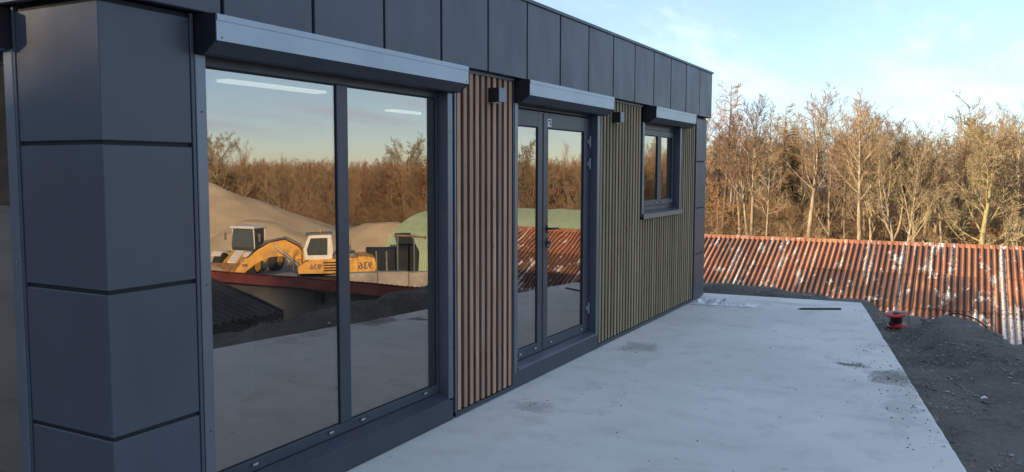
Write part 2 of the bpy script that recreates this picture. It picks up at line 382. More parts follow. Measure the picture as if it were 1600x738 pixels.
for x in np.arange(-9, -0.4, 0.6):
    t = min(1, max(0, (x+3.2)/2.6)); z0 = .05 - .13*t - (.25*max(0, x+1.3) if x > -1.3 else 0)
    CTRL += [(x, 11.62, min(-.12, z0)), (x, 12.1, z0-.01), (x, 12.9, z0-.35), (x, 14.2, z0-1.1), (x, 16, z0-2.2), (x, 18, -3.3), (x, 20, -3.9)]
CT = np.array(CTRL)
def bank_z(x, y):
    d2 = (CT[:, 0]-x)**2 + (CT[:, 1]-y)**2 + 0.004
    wt = 1/d2**2.2; return float((wt*CT[:, 2]).sum()/wt.sum())
def fbm(x, y, s, o=4): return mnoise.fractal(Vector((x*s, y*s, 3.1)), 1.0, 2.0, o)
def bank():
    xs = np.concatenate([np.arange(-8, -3.2, .3), np.arange(-3.2, 2.2, .055), np.arange(2.2, 9, .25)])
    ys = np.concatenate([np.arange(-4, 4.5, .4), np.arange(4.5, 13.2, .055), np.arange(13.2, 20, .3)])
    vs, fs, idx = [], [], {}
    for j, y in enumerate(ys):
        for i, x in enumerate(xs):
            inside = (x < edge(y)-0.2 and y < 11.25)
            if inside and x < edge(y)-0.6 and y < 10.8: continue
            z = bank_z(x, y)
            if not inside: z += 0.045*fbm(x, y, 1.6) + 0.016*fbm(x, y, 7)+0.006*fbm(x, y, 22, 2)
            else: z = -0.25
            idx[(i, j)] = len(vs); vs.append((x, y, z))
    for j in range(len(ys)-1):
        for i in range(len(xs)-1):
            q = [idx.get(k) for k in ((i, j), (i+1, j), (i+1, j+1), (i, j+1))]
            if None not in q: fs.append(tuple(q))
    m = MB(); m.v, m.f = vs, fs
    o = link('earth_bank', m.mesh('earth_bank', 'soil', True)); tag(o, kind='structure'); o['label'] = 'dark bank of loose earth and gravel along the slab edge'
bank()
def gz(x, y):
    """height of the wide ground sheet"""
    z = -3.25 if y < 25 else -3.25 - min(2.0, (y-25)*0.12)
    if x > 12: z = min(z, -3.25 - min(2.1, (x-12)*0.16))
    if x < -3.3 and y < 11.4: return -0.32
    if y < 11.2 and x < edge(y)-0.3: return -0.32
    if y > 56 + max(0, x)*0.55: z += min(6, (y-56-max(0, x)*0.55)*0.035)
    if x < -45: z = max(z, -0.4)
    return z
def ground():
    gx = sorted(set([-900, -500, -250, -140, -90, -60] + list(np.arange(-45, -6, 3.0)) + list(np.arange(-6, 8, 0.7)) + list(np.arange(8, 80, 4.0)) + [90, 110, 140, 180, 240, 320, 500, 900]))
    gy = sorted(set([-900, -400, -150, -80, -40] + list(np.arange(-25, 9, 3.0)) + list(np.arange(9, 14, 0.7)) + list(np.arange(14, 90, 3.0)) + [100, 115, 130, 150, 180, 220, 280, 400, 900]))
    m = MB(); n = len(gx)
    for y in gy:
        for x in gx: m.v.append((x, y, gz(x, y) + (0.15*fbm(x, y, .15) if y > 14 else 0)))
    for j in range(len(gy)-1):
        for i in range(n-1): m.f.append((j*n+i, j*n+i+1, (j+1)*n+i+1, (j+1)*n+i))
    tag(link('ground', m.mesh('ground', 'ground', True)), kind='structure')
ground()
def slab():
    poly = [(-3.35, -4.0), (edge(-4), -4.0), (-1.04, 11.46), (-3.35, 11.29)]
    rs_ = random.Random(4); out = []
    for i, (a, b) in enumerate(zip(poly, poly[1:]+poly[:1])):
        n = max(2, int(math.hypot(b[0]-a[0], b[1]-a[1])/.07)) if i in (1, 2) else 1
        dx, dy = b[0]-a[0], b[1]-a[1]; L = math.hypot(dx, dy); nx, ny = -dy/L, dx/L
        for k in range(n):
            j = 0 if k == 0 else rs_.gauss(0, .0014)+(rs_.uniform(.004, .012) if rs_.random() < .04 else 0)+.0025*mnoise.noise(Vector((k*.09, i*7.0, 0)))
            out.append((a[0]+dx*k/n+nx*j, a[1]+dy*k/n+ny*j))
    m = MB().prism(out, 'z', -0.24, 0.0)
    me = m.mesh('terrace', 'concrete'); bm = bmesh.new(); bm.from_mesh(me)
    bmesh.ops.bevel(bm, geom=[e for e in bm.edges if all(v.co.z > -.01 for v in e.verts)], offset=.012, segments=2, affect='EDGES', profile=.6)
    bm.to_mesh(me); bm.free()
    tag(link('terrace', me), kind='structure')
slab()

# ------------------------------------------------------------------ the office building
FX = -2.97                                  # facade plane
root = empty('office_building', (-5.9, 6.55, 0))
tag(root, 'flat-roofed office building clad in dark grey metal with timber slats and shuttered windows', 'building')
# hull: outer walls in pieces round the openings, floor, ceiling, roof
def wall(a, b, m='backing', name='wall'): return part(name, B(a, b), m, root)
XI, XO = -3.22, -3.012
for (y0, y1, z0, z1) in [(2.17, 2.60, 0, 2.9), (4.70, 5.57, 0, 2.9), (7.25, 8.46, 0, 2.9), (9.84, 10.94, 0, 2.9)]: wall((XI, y0, z0), (XO, y1, z1))
for (y0, y1, z0, z1) in [(2.60, 4.70, 2.30, 2.9), (5.57, 7.25, 2.22, 2.9), (8.46, 9.84, 2.20, 2.9), (8.46, 9.84, 0, 1.19), (2.60, 4.70, 0, .16), (5.57, 7.25, 0, .14)]: wall((XI, y0, z0), (XO, y1, z1))
wall((-3.56, 2.17, 0), (XI-.002, 2.40, 2.9)); wall((-8.9, 2.17, 2.3), (-3.562, 2.40, 2.9)); wall((-8.9, 2.17, 0), (-3.562, 2.40, .16)); wall((-8.9, 2.17, .162), (-6.0, 2.40, 2.298))
wall((-9.0, 2.402, 0), (-8.8, 10.94, 2.9)); wall((-8.798, 10.72, 0), (XI-.002, 10.94, 2.9))
part('floor', B((-8.79, 2.41, .02), (XI-.003, 10.71, .13)), 'room_floor', root)
part('ceiling', B((-8.79, 2.41, 2.44), (XI-.003, 10.71, 2.52)), 'room_ceiling', root)
for a, b in (((-8.78, 2.42, .132), (-8.74, 10.70, 2.438)), ((-8.73, 10.66, .132), (XI-.01, 10.70, 2.438)), ((-8.73, 5.0, .132), (-6.2, 5.08, 2.438))):
    part('interior_wall', B(a, b), 'room_wall', root)
part('roof', B((-8.98, 2.20, 2.902), (XO-.02, 10.92, 2.93)), 'old_concrete', root)

# parapet: a row of folded cassettes, each its own piece, with open joints, and a coping in lengths
PX, PZ0, PZ1 = -2.92, 2.379, 2.955
J = [2.083] + [3.305+.594*i for i in range(-1, 13)] + [11.03]
for a, b in zip(J[:-1], J[1:]):
    g_ = .0105
    m = MB().box((PX-.03, a+g_, PZ0), (PX+rnd.uniform(-.001, .001), b-g_, PZ1), .003)
    part('parapet_panel', m, 'panel', root)
part('parapet_backing', MB().box((PX-.07, 2.12, PZ0+.012), (PX-.034, 10.99, PZ1-.01)), 'gasket', root)
part('soffit', MB().box((XO+.002, 2.13, PZ0+.005), (PX-.072, 10.98, PZ0+.03)), 'frame', root)
for a, b in zip(J[::4], J[4::4] + [J[-1]]):
    if b > a: part('coping', MB().prism([(PX+.012, PZ1+.002), (PX+.012, PZ1+.026), (PX-.30, PZ1+.034), (PX-.30, PZ1+.002)], 'y', a-(.012 if a < 2.1 else 0), b+(.012 if b > 11 else -.003)), 'panel', root)
SJ = [-2.952-.594*i for i in range(11)]                    # side return of the parapet
for a, b in zip(SJ[:-1], SJ[1:]):
    part('parapet_panel', B((b+.0075, 2.083, PZ0), (a-.0075, 2.113, PZ1), .003), 'panel', root)
part('coping', MB().prism([(2.07, PZ1+.003), (2.07, PZ1+.027), (2.37, PZ1+.035), (2.37, PZ1+.003)], 'x', -9.0, PX-.302), 'panel', root)
for b in (-9.0,):
    for a0, a1 in zip(SJ[:-1], SJ[1:]): part('parapet_panel', B((a1+.0075, 10.99, PZ0), (a0-.0075, 11.02, PZ1), .003), 'panel', root)

# corner columns of folded cassettes
def corner_panel(z0, z1, yc, sgn, wy, wx):
    x0 = FX; t = .025; y1 = yc+sgn*wy
    poly = [(x0, yc), (x0, y1), (x0-t, y1), (x0-t, yc+sgn*t), (x0-wx, yc+sgn*t), (x0-wx, yc)]
    m = MB().prism(poly, 'z', z0, z1)
    o = part('corner_panel', m, 'panel', root)
    bm = bmesh.new(); bm.from_mesh(o.data); bmesh.ops.bevel(bm, geom=list(bm.edges), offset=.003, segments=1, affect='EDGES'); bm.to_mesh(o.data); bm.free()
JZ = [.015, .607, 1.207, 1.807, 2.365]
for z0, z1 in zip(JZ[:-1], JZ[1:]):
    corner_panel(z0+.004, z1-.013, 2.13, 1, .435, .535); corner_panel(z0+.004, z1-.013, 10.985, -1, .47, .6)
part('joint_backing', MB().prism([(FX-.012, 2.142), (FX-.012, 2.56), (FX-.024, 2.56), (FX-.024, 2.154), (FX-.53, 2.154), (FX-.53, 2.142)], 'z', .02, 2.37), 'gasket', root)
part('joint_backing', MB().prism([(FX-.012, 10.973), (FX-.012, 10.53), (FX-.024, 10.53), (FX-.024, 10.961), (FX-.6, 10.961), (FX-.6, 10.973)], 'z', .02, 2.37), 'gasket', root)
part('edge_trim', B((FX-.03, 2.568, .01), (FX+.004, 2.586, 2.372), .002), 'panel', root)
part('edge_trim', B((FX-.03, 10.495, .01), (FX+.003, 10.512, 2.372), .002), 'panel', root)
part('edge_trim', B((-3.525, 2.126, .01), (-3.508, 2.16, 2.372), .002), 'panel', root)

# timber slats, one by one
SLW, SLD, PITCH_S = .044, .040, .0814
cache = {}
def slat(y, z0, z1, m):
    k = (round(z0, 3), round(z1, 3), m)
    if k not in cache:
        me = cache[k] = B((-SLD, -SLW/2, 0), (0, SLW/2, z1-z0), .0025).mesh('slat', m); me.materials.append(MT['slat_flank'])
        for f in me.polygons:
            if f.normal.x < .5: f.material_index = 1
    o = link('slat', cache[k], (FX+rnd.uniform(-.0012, .0012), y+rnd.uniform(-.0015, .0015), z0), root)
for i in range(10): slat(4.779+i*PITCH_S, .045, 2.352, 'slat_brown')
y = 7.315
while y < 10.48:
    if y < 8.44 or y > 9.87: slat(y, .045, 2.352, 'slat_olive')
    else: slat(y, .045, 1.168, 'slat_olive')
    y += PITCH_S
for y0, y1 in ((4.722, 5.555), (7.275, 10.494)):
    part('base_strip', B((FX-.028, y0, .012), (FX+.003, y1, .040)), 'frame', root)
for y0, y1 in ((4.722, 5.555), (7.275, 8.44), (9.875, 10.494)):
    part('head_strip', B((FX-.028, y0, 2.354), (FX+.004, y1, 2.376)), 'panel', root)
part('edge_trim', B((FX-.03, 4.722, .01), (FX+.002, 4.740, 2.352), .002), 'rail', root)
part('edge_trim', B((FX-.03, 5.545, .01), (FX+.002, 5.560, 2.352), .002), 'frame', root)
part('edge_trim', B((FX-.03, 7.262, .01), (FX+.002, 7.277, 2.352), .002), 'frame', root)

# roller shutters: box with chamfered underside, black end caps, guide rails
def shutter(y0, y1, rails, zb, tops=2.366):
    prof = [(FX-.02, tops), (FX+.13, tops), (FX+.13, 2.252), (FX+.058, 2.203), (FX-.02, 2.203)]
    o = part('shutter_box', MB().prism([(p[0], p[1]) for p in prof[:3]] + [(FX+.10, 2.252), (FX+.10, 2.34), (FX-.02, 2.34)], 'y', y0, y1), 'shutter', root)
    part('cover_strip', B((FX+.131, y0+.002, 2.338), (FX+.1335, y1-.002, 2.364)), 'shutter', o)
    part('underside', MB().prism([(FX+.127, 2.2515), (FX+.058, 2.203), (FX-.018, 2.203), (FX-.018, 2.338), (FX+.098, 2.338), (FX+.098, 2.2515)], 'y', y0+.004, y1-.004), 'frame', o)
    for ya, yb in ((y0-.006, y0-.0005), (y1+.0005, y1+.006)):
        part('end_cap', MB().prism([(FX-.02, tops+.002), (FX+.131, tops+.002), (FX+.131, 2.251), (FX+.058, 2.199), (FX-.02, 2.199)], 'y', ya, yb), 'black_plastic' if ya < y0 else 'frame', o)
    for yy in (y0+.03, y1-.03): part('screw', MB().cyl((FX+.129, yy, 2.266), (FX+.1325, yy, 2.266), .0035, 8), 'black_plastic', o)
    for ya, yb in rails:
        r = part('guide_rail', B((FX-.075, ya, zb), (FX+.006, yb, 2.2), .003), 'rail', root)
        for zz in (zb+.35, (zb+2.2)/2, 1.95): part('screw', MB().cyl((FX+.004, (ya+yb)/2, zz), (FX+.0085, (ya+yb)/2, zz), .004, 8), 'black_plastic', r)
shutter(2.600, 4.690, ((2.590, 2.648), (4.632, 4.690)), .155)
shutter(5.570, 7.290, ((5.567, 5.620), (7.200, 7.256)), .13)
shutter(8.510, 10.02, ((8.452, 8.508), (9.795, 9.853)), 1.20)

def frame_rect(name, y0, y1, z0, z1, wd, x0, x1, parent, m='frame'):
    mb = MB()
    mb.box((x0, y0, z0), (x1, y0+wd, z1), .003); mb.box((x0, y1-wd, z0), (x1, y1, z1), .003)
    mb.box((x0+.001, y0+wd, z0), (x1-.001, y1-wd, z0+wd), .003); mb.box((x0+.001, y0+wd, z1-wd), (x1-.001, y1-wd, z1), .003)
    return part(name, mb, m, parent)
def gasket(y0, y1, z0, z1, x, parent, t=.009):
    mb = MB()
    mb.box((x-.012, y0-.001, z0), (x+.004, y0+t, z1)); mb.box((x-.012, y1-t, z0), (x+.004, y1+.001, z1))
    mb.box((x-.011, y0+t, z0-.001), (x+.003, y1-t, z0+t)); mb.box((x-.011, y0+t, z1-t), (x+.003, y1-t, z1+.001))
    part('gasket', mb, 'gasket', parent)
def drain(y, z, parent, x=-3.036):
    part('drain_cap', B((x, y-.018, z-.006), (x+.012, y+.018, z+.006), .003), 'steel', parent)
GX = -3.048
# big two-light window
wf = frame_rect('window', 2.60, 4.665, .195, 2.225, .06, -3.10, -3.04, root)
part('mullion', B((-3.10, 3.612, .256), (-3.036, 3.707, 2.164), .003), 'frame', wf)
part('head_strip', B((-3.12, 2.60, 2.226), (-3.03, 4.665, 2.30)), 'frame', wf)
for a, b in ((2.66, 3.612), (3.707, 4.605)):
    part('pane', B((GX-.006, a-.012, .245), (GX, b+.012, 2.175)), 'glass', wf); gasket(a, b, .2565, 2.1635, -3.05, wf)
for yy, zz in ((2.95, .232), (3.52, .232), (3.80, .232), (4.45, .232)): drain(yy, zz, wf)
part('sill', MB().prism([(-3.10, .193), (-3.036, .193), (FX+.012, .158), (FX+.012, .140), (-3.10, .140)], 'y', 2.650, 4.631), 'frame', wf)
part('kick_plate', B((FX-.025, 2.590, .004), (FX, 4.695, .139), .002), 'frame', root)
# double door
df = frame_rect('door', 5.60, 7.215, .155, 2.20, .022, -3.10, -3.045, root)
part('head_strip', B((-3.10, 5.60, 2.2005), (-3.03, 7.215, 2.24)), 'frame', df)
for (a, b, gl, gr) in ((5.624, 6.216, 5.735, 6.105), (6.222, 7.191, 6.298, 7.052)):
    lf = MB(); z0, z1, gb, gt = .180, 2.170, .262, 2.043
    lf.box((-3.095, a, z0), (-3.036, gl, z1), .003); lf.box((-3.095, gr, z0), (-3.036, b, z1), .003)
    lf.box((-3.094, gl, z0), (-3.037, gr, gb), .003); lf.box((-3.094, gl, gt), (-3.037, gr, z1), .003)
    l_ = part('door_leaf', lf, 'frame', df)
    bpy_p = part('pane', B((GX-.006, gl-.012, gb-.012), (GX, gr+.012, gt+.012)), 'glass', l_); bpy_p.parent = df; bpy_p.location = WORLD[bpy_p.name] - WORLD[df.name]
    mb = MB(); t = .009; x = -3.050
    mb.box((x-.012, gl-.001, gb), (x+.004, gl+t, gt)); mb.box((x-.012, gr-t, gb), (x+.004, gr+.001, gt)); mb.box((x-.011, gl+t, gb-.001), (x+.003, gr-t, gb+t)); mb.box((x-.011, gl+t, gt-t), (x+.003, gr-t, gt+.001))
    part('gasket', mb, 'gasket', df)
    for yy in (gl+.05, gr-.05): drain(yy, .225, df, -3.034)
part('astragal', B((-3.0355, 6.196, .19), (-3.030, 6.242, 2.16), .002), 'frame', df)
part('threshold', MB().prism([(-3.10, .178), (-3.03, .176), (FX+.014, .160), (FX+.014, .140), (-3.10, .140)], 'y', 5.622, 7.198), 'rail', df)
part('kick_plate', B((FX-.025, 5.562, .004), (FX, 7.260, .139), .002), 'frame', root)
for zz in (1.953, 1.753, .402):
    h_ = part('hinge', MB().cyl((-3.022, 7.150, zz-.05), (-3.022, 7.150, zz+.05), .011, 12).box((-3.036, 7.115, zz-.022), (-3.024, 7.188, zz+.022), .003), 'lamp_face', df, True)
part('handle_plate', B((-3.0355, 6.250, 1.165), (-3.026, 6.282, 1.235), .004), 'black_plastic', df)
part('door_handle', MB().tube([(-3.027, 6.266, 1.205), (-2.985, 6.266, 1.205), (-2.978, 6.280, 1.205), (-2.978, 6.385, 1.200)], .0095, 10), 'black_plastic', df, True)
part('lock', MB().box((-3.0355, 6.250, 1.045), (-3.024, 6.282, 1.125), .006).cyl((-3.03, 6.266, 1.085), (-3.016, 6.266, 1.085), .010, 12), 'black_plastic', df)
part('key', MB().box((-3.016, 6.264, 1.07), (-2.99, 6.268, 1.10)).box((-3.006, 6.259, 1.015), (-2.998, 6.275, 1.062), .003), 'steel', df)
st = part('sticker', B((-3.0355, 6.280, 2.055), (-3.0345, 6.350, 2.120)), 'white_label', df)
part('sticker_print', MB().box((-3.0344, 6.290, 2.098), (-3.0341, 6.338, 2.110)).box((-3.0344, 6.320, 2.068), (-3.0341, 6.342, 2.090)).box((-3.0344, 6.290, 2.078), (-3.0341, 6.314, 2.082)), 'ink', df)
# small two-sash window
w2 = frame_rect('window', 8.49, 9.815, 1.245, 2.19, .05, -3.10, -3.045, root)
for a, b, ga, gb in ((8.541, 9.225, 8.605, 9.160), (9.229, 9.764, 9.365, 9.700)):
    frame_rect('sash', a, b, 1.296, 2.139, .062, -3.09, -3.034, w2)
    ia, ib = a+.062, b-.062
    part('pane', B((GX-.006, ia-.01, 1.348), (GX, ib+.01, 2.087)), 'glass', w2); gasket(ia, ib, 1.358, 2.077, -3.050, w2, .007)
    for yy in (ia+.05, ib-.05): drain(yy, 1.325, w2, -3.033)
part('sill', MB().prism([(-3.10, 1.244), (-3.03, 1.244), (FX+.03, 1.222), (FX+.03, 1.172), (FX+.022, 1.172), (FX+.022, 1.19), (-3.10, 1.19)], 'y', 8.45, 9.856), 'rail', w2)
part('head_strip', B((-3.10, 8.49, 2.1905), (-3.03, 9.815, 2.24)), 'frame', w2)
# window in the side wall, round the corner
sf = MB(); 
for a, b in (((-3.66, .2), (-3.60, 2.22)), ((-5.96, .2), (-5.90, 2.22))): sf.box((a[0], 2.20, a[1]), (b[0], 2.26, b[1]), .003)
sf.box((-5.90, 2.201, .2), (-3.66, 2.259, .26), .003); sf.box((-5.90, 2.201, 2.16), (-3.66, 2.259, 2.22), .003)
sw = part('window', sf, 'frame', root)
part('pane', B((-5.91, 2.23, .25), (-3.65, 2.236, 2.17)), 'glass', sw)
part('sill', B((-5.95, 2.118, .14), (-3.59, 2.198, .196)), 'frame', sw)
part('kick_plate', B((-5.99, 2.135, .004), (-3.53, 2.16, .139)), 'frame', root)
r_ = part('guide_rail', B((-3.590, 2.124, .14), (-3.528, 2.199, 2.2), .003), 'rail', root)
for zz in (.5, 1.3, 1.95): part('screw', MB().cyl((-3.556, 2.126, zz), (-3.556, 2.121, zz), .004, 8), 'steel', r_)
s_ = part('shutter_box', MB().prism([(2.15, 2.366), (2.00, 2.366), (2.00, 2.252), (2.072, 2.203), (2.15, 2.203)], 'x', -5.96, -3.545), 'shutter', root)
part('end_cap', MB().prism([(2.15, 2.368), (1.999, 2.368), (1.999, 2.251), (2.072, 2.199), (2.15, 2.199)], 'x', -3.544, -3.538), 'black_plastic', s_)

# wall lamps (black cubes with a pale front), fixed on the slats
def wall_lamp(y, z, label):
    t = empty('wall_lamp', (FX+.002, y, z))
    part('lamp_body', B((FX+.002, y, z), (FX+.086, y+.10, z+.10), .002), 'black_plastic', t)
    part('lamp_front', B((FX+.0865, y, z), (FX+.092, y+.10, z+.10), .002), 'lamp_face', t)
    part('lens', B((FX+.02, y+.02, z-.004), (FX+.07, y+.08, z-.0005)), 'white_label', t)
    part('screw', MB().cyl((FX+.092, y+.05, z+.085), (FX+.094, y+.05, z+.085), .004, 8), 'ink', t)
    tag(t, label, 'lamp', 'cube wall lamps on the slats')
wall_lamp(5.170, 2.175, 'black cube wall lamp on the brown slats between big window and door')
wall_lamp(7.560, 2.150, 'black cube wall lamp on the slats between door and small window')
# things in the room behind the glass
def ceil_lamp(x, y, label):
    t = empty('ceiling_lamp', (x, y, 2.37)); l_ = 1.18
    part('housing', B((x-.075, y, 2.412), (x+.075, y+l_, 2.439)), 'white_label', t)
    part('diffuser', B((x-.07, y+.005, 2.39), (x+.07, y+l_-.005, 2.411), .004), 'lamp_glow', t)
    tag(t, label, 'lamp', 'strip lights on the ceiling inside')
ceil_lamp(-5.22, 4.82, 'lit strip light on the ceiling behind the left pane')
ceil_lamp(-6.05, 8.15, 'lit strip light on the ceiling behind the right pane')
cb = part('cardboard_box', B((-4.62, 3.66, .131), (-4.25, 4.15, .62), .004), 'cardboard', root); cb.parent = None; cb.location = WORLD[cb.name]
tag(cb, 'pale box standing on the floor behind the left pane of the big window', 'box')

# ------------------------------------------------------------------ rust-red corrugated shed beyond the terrace
SHY, SHZ, SHP = 31.0, -.73, R(23.3)
sh = empty('corrugated_shed', (1.0, 28.3, -3.3))
tag(sh, 'long low shed with weathered rust-red corrugated roof below the terrace', 'shed')
SW, SLEN, NC = 1.062, 1.985, 6              # sheet: six corrugations wide
def sheet_mesh(length, name='roof_sheet'):
    m = MB(); nx = NC*8; amp = .030
    prof = [(SW*i/nx, amp*math.sin(2*math.pi*NC*i/nx)) for i in range(nx+1)]
    ny = 3
    for k in range(ny+1):
        yy = -length*k/ny
        for (x, z) in prof: m.v.append((x, yy, z))
    for k in range(ny):
        for i in range(nx): m.f.append((k*(nx+1)+i, k*(nx+1)+i+1, (k+1)*(nx+1)+i+1, (k+1)*(nx+1)+i))
    o = len(m.v)                            # the cut edge at the lower end
    for (x, z) in prof: m.v.append((x, -length, z-.007))
    for i in range(nx): m.f.append((ny*(nx+1)+i, ny*(nx+1)+i+1, o+i+1, o+i))
    return m.mesh(name, 'roof_sheet', True)
sm = sheet_mesh(SLEN+.12)
cs, sn = math.cos(SHP), math.sin(SHP)
for i in range(-15, 11):
    for r in range(3):
        s0 = r*SLEN
        o = link('roof_sheet', sm, (i*SW+rnd.uniform(-.006, .006), SHY-.06-(s0)*cs, SHZ-.060-s0*sn+.026*(2-r)+rnd.uniform(-.003, .003)), sh)
        o.rotation_euler = (SHP+rnd.uniform(-.003, .003), rnd.uniform(-.003, .003), rnd.uniform(-.004, .004)); o['row'] = float(r)
    for q in range(1):
        a = i*SW
        cap = MB().prism([(SHY-.22, SHZ-.10), (SHY-.20, SHZ-.055), (SHY-.06, SHZ+.012), (SHY+.06, SHZ+.012), (SHY+.20, SHZ-.055), (SHY+.22, SHZ-.10), (SHY, SHZ-.03)], 'x', a+.004, a+SW+rnd.uniform(-.01, .0))
        c = part('ridge_cap', cap, 'roof_sheet', sh); c['row'] = 0.0
back = MB().add([(-15*SW, SHY+.02, SHZ-.04), (11*SW, SHY+.02, SHZ-.04), (11*SW, SHY+5.4, SHZ-2.35), (-15*SW, SHY+5.4, SHZ-2.35)], [(0, 1, 2, 3)])
bs = part('rear_roof', back, 'roof_sheet', sh); bs['row'] = 1.0
part('wall', B((-15*SW+.15, 25.95, -4.4), (11*SW-.15, 26.15, -3.06)), 'shed_wall', sh)
for xx in (-15*SW+.15, 11*SW-.35):
    part('gable_wall', MB().prism([(26.16, -5.2), (26.16, -2.95), (SHY, SHZ-.1), (36.0, -3.05), (36.0, -5.2)], 'x', xx, xx+.2), 'shed_wall', sh)
part('wall', B((-15*SW+.36, 36.01, -5.2), (11*SW-.36, 36.2, -3.1)), 'shed_wall', sh)

# ------------------------------------------------------------------ yard to the right, seen in the panes
def yard_pt(az, dist, z=0): return Vector((-6.14+dist*math.sin(R(az)), dist*math.cos(R(az)), z))
# green barrel-roofed hall
gh = empty('green_hall', (18.5, 56, -5.4)); tag(gh, 'pale green barrel-roofed hall behind the rusty roof, mirrored in the door', 'hall')
def arch(t):  # t 0..pi
    c, s = math.cos(t), math.sin(t); e = .8
    return (56 - 8.8*math.copysign(abs(c)**e, c), -5.5 + 4.15*abs(s)**e)
SEG = 20
for i in range(9, 29):
    m = MB(); nx = 10; w_ = 1.02
    for k in range(SEG+1):
        yy, zz = arch(math.pi*k/SEG); n_ = Vector((0, yy-56, (zz+5.5)*2.2)).normalized()
        for j in range(nx+1):
            a = .03*math.cos(2*math.pi*5*j/nx); m.v.append((i*w_*1.0+w_*j/nx, yy+n_.y*a, zz+n_.z*a))
    for k in range(SEG):
        for j in range(nx): m.f.append((k*(nx+1)+j, k*(nx+1)+j+1, (k+1)*(nx+1)+j+1, (k+1)*(nx+1)+j))
    part('roof_sheet', m, 'green_sheet', gh, False)
for xx in (9*1.02+.1, 29*1.02-.3):
    part('gable_wall', MB().prism([(arch(math.pi*k/SEG)[0], arch(math.pi*k/SEG)[1]-.05) for k in range(SEG+1)], 'x', xx, xx+.2), 'green_sheet', gh)
# dark low shed close to the bank
ds = empty('tin_shed', (7.4, 6.4, -3.2)); tag(ds, 'low shed with dark corrugated roof below the terrace, mirrored in the big window', 'shed')
def cor(x0, x1, z0, z1, y, wy, n=6):
    m = MB(); nx = n*6
    for k, (x, z) in enumerate(((x0, z0), (x1, z1))):
        for j in range(nx+1): m.v.append((x, y+wy*j/nx, z+.022*math.sin(2*math.pi*n*j/nx)))
    for j in range(nx): m.f.append((j, j+1, nx+2+j, nx+1+j))
    return m
for i in range(9):
    yy = 10.76-1.0*(i+1)
    part('roof_sheet', cor(4.25, 7.5, -.79, .06, yy, 1.0), 'dark_sheet', ds, True); part('roof_sheet', cor(7.5, 10.7, .06, -.79, yy, 1.0), 'dark_sheet', ds, True)
part('ridge_cap', MB().prism([(7.3, .03), (7.5, .10), (7.7, .03), (7.5, .075)], 'y', 1.74, 10.80), 'dark_sheet', ds)
part('fascia', B((4.22, 1.76, -1.0), (4.25, 10.76, -.80)), 'dark_sheet', ds)
part('verge', MB().prism([(4.22, -.95), (4.22, -.76), (7.5, .10), (7.5, -.10)], 'y', 10.765, 10.80), 'dark_sheet', ds)
part('wall', MB().prism([(4.5, -4), (4.5, -.86), (7.5, -.06), (10.4, -.86), (10.4, -4)], 'y', 1.95, 10.45), 'dark_sheet', ds)
# low grey shed with red roof edge
rs = empty('grey_shed', (13, 21.5, -3.3)); tag(rs, 'grey-walled shed with a red roof edge, mirrored in the big window', 'shed')
part('wall', MB().prism([(18.85, -5), (18.85, -1.66), (23.5, -3.18), (23.5, -5)], 'x', 6.7, 22), 'grey_render', rs)
for i in range(16):
    x0 = 6.3+i*1.0; m = MB(); nx = 24
    for (yy, zz) in ((18.35, -1.47), (24.0, -3.20)):
        for j in range(nx+1): m.v.append((x0+j/nx, yy, zz+.02*math.sin(2*math.pi*6*j/nx)))
    for j in range(nx): m.f.append((j, j+1, nx+2+j, nx+1+j))
    part('roof_sheet', m, 'red_sheet', rs, True)
part('fascia', B((6.28, 18.36, -1.80), (22.4, 18.40, -1.51)), 'red_sheet', rs)
part('vent', B((10.3, 18.72, -2.25), (10.6, 18.845, -1.98)), 'dark_sheet', rs)
part('post', B((6.9, 18.44, -4.2), (7.05, 18.56, -1.68)), 'dark_sheet', rs)
# concrete wall in the yard
p0, p1 = yard_pt(39.6, 43.5), yard_pt(31.5, 44.5)
cw = empty('concrete_wall', ((p0.x+p1.x)/2, (p0.y+p1.y)/2, -5.4)); tag(cw, 'low concrete wall of cast blocks in front of the green hall', 'wall')
dv = (p1-p0); ln = dv.length; dv.normalize(); cw.rotation_euler = (0, 0, math.atan2(dv.y, dv.x))
nb = 4
for i in range(nb):
    lpart('concrete_block', B((-ln/2+ln*i/nb+.01, -.3, -.2), (-ln/2+ln*(i+1)/nb-.01, .3, 1.72+rnd.uniform(-.03, .03)), .03), 'old_concrete', cw)
# sand heaps
def heap(name, c, rad, hgt, label, flat=0.12, seed=0):
    m = MB(); nr, na = 26, 64
    for i in range(nr+1):
        t = i/nr
        for k in range(na):
            a = 2*math.pi*k/na; rr = rad*t*(1+.10*mnoise.noise(Vector((math.cos(a)*1.3+seed, math.sin(a)*1.3, 0))))
            x, y = rr*math.cos(a), rr*math.sin(a)
            z = hgt*(1-max(0, t-flat)/(1-flat)) - .3*t + .06*hgt*mnoise.fractal(Vector((x*.22+seed, y*.22, 1)), 1, 2, 4)*(1-t*.5)
            m.v.append((x, y, z))
    for i in range(nr):
        for k in range(na): m.f.append((i*na+k, i*na+(k+1) % na, (i+1)*na+(k+1) % na, (i+1)*na+k))
    o = link(name, m.mesh(name, 'sand', True), c); tag(o, label, 'sand heap', 'heaps of sand in the yard'); return o
heap('sand_heap', yard_pt(49.0, 86, -5.6), 16.5, 6.1, 'tallest sand heap, behind the wheel loader', .05, 1)
heap('sand_heap', yard_pt(45.2, 72, -5.6), 8.0, 3.0, 'pale low sand heap just behind the wheel loader and excavator boom', .15, 5)
heap('sand_heap', yard_pt(37.2, 74, -5.6), 8.0, 2.55, 'sand heap between the excavator and the green hall', .18, 9)
heap('sand_heap', yard_pt(49.5, 58, -5.6), 4.5, 1.2, 'flat sand heap left of the wheel loader in the pane', .3, 13)

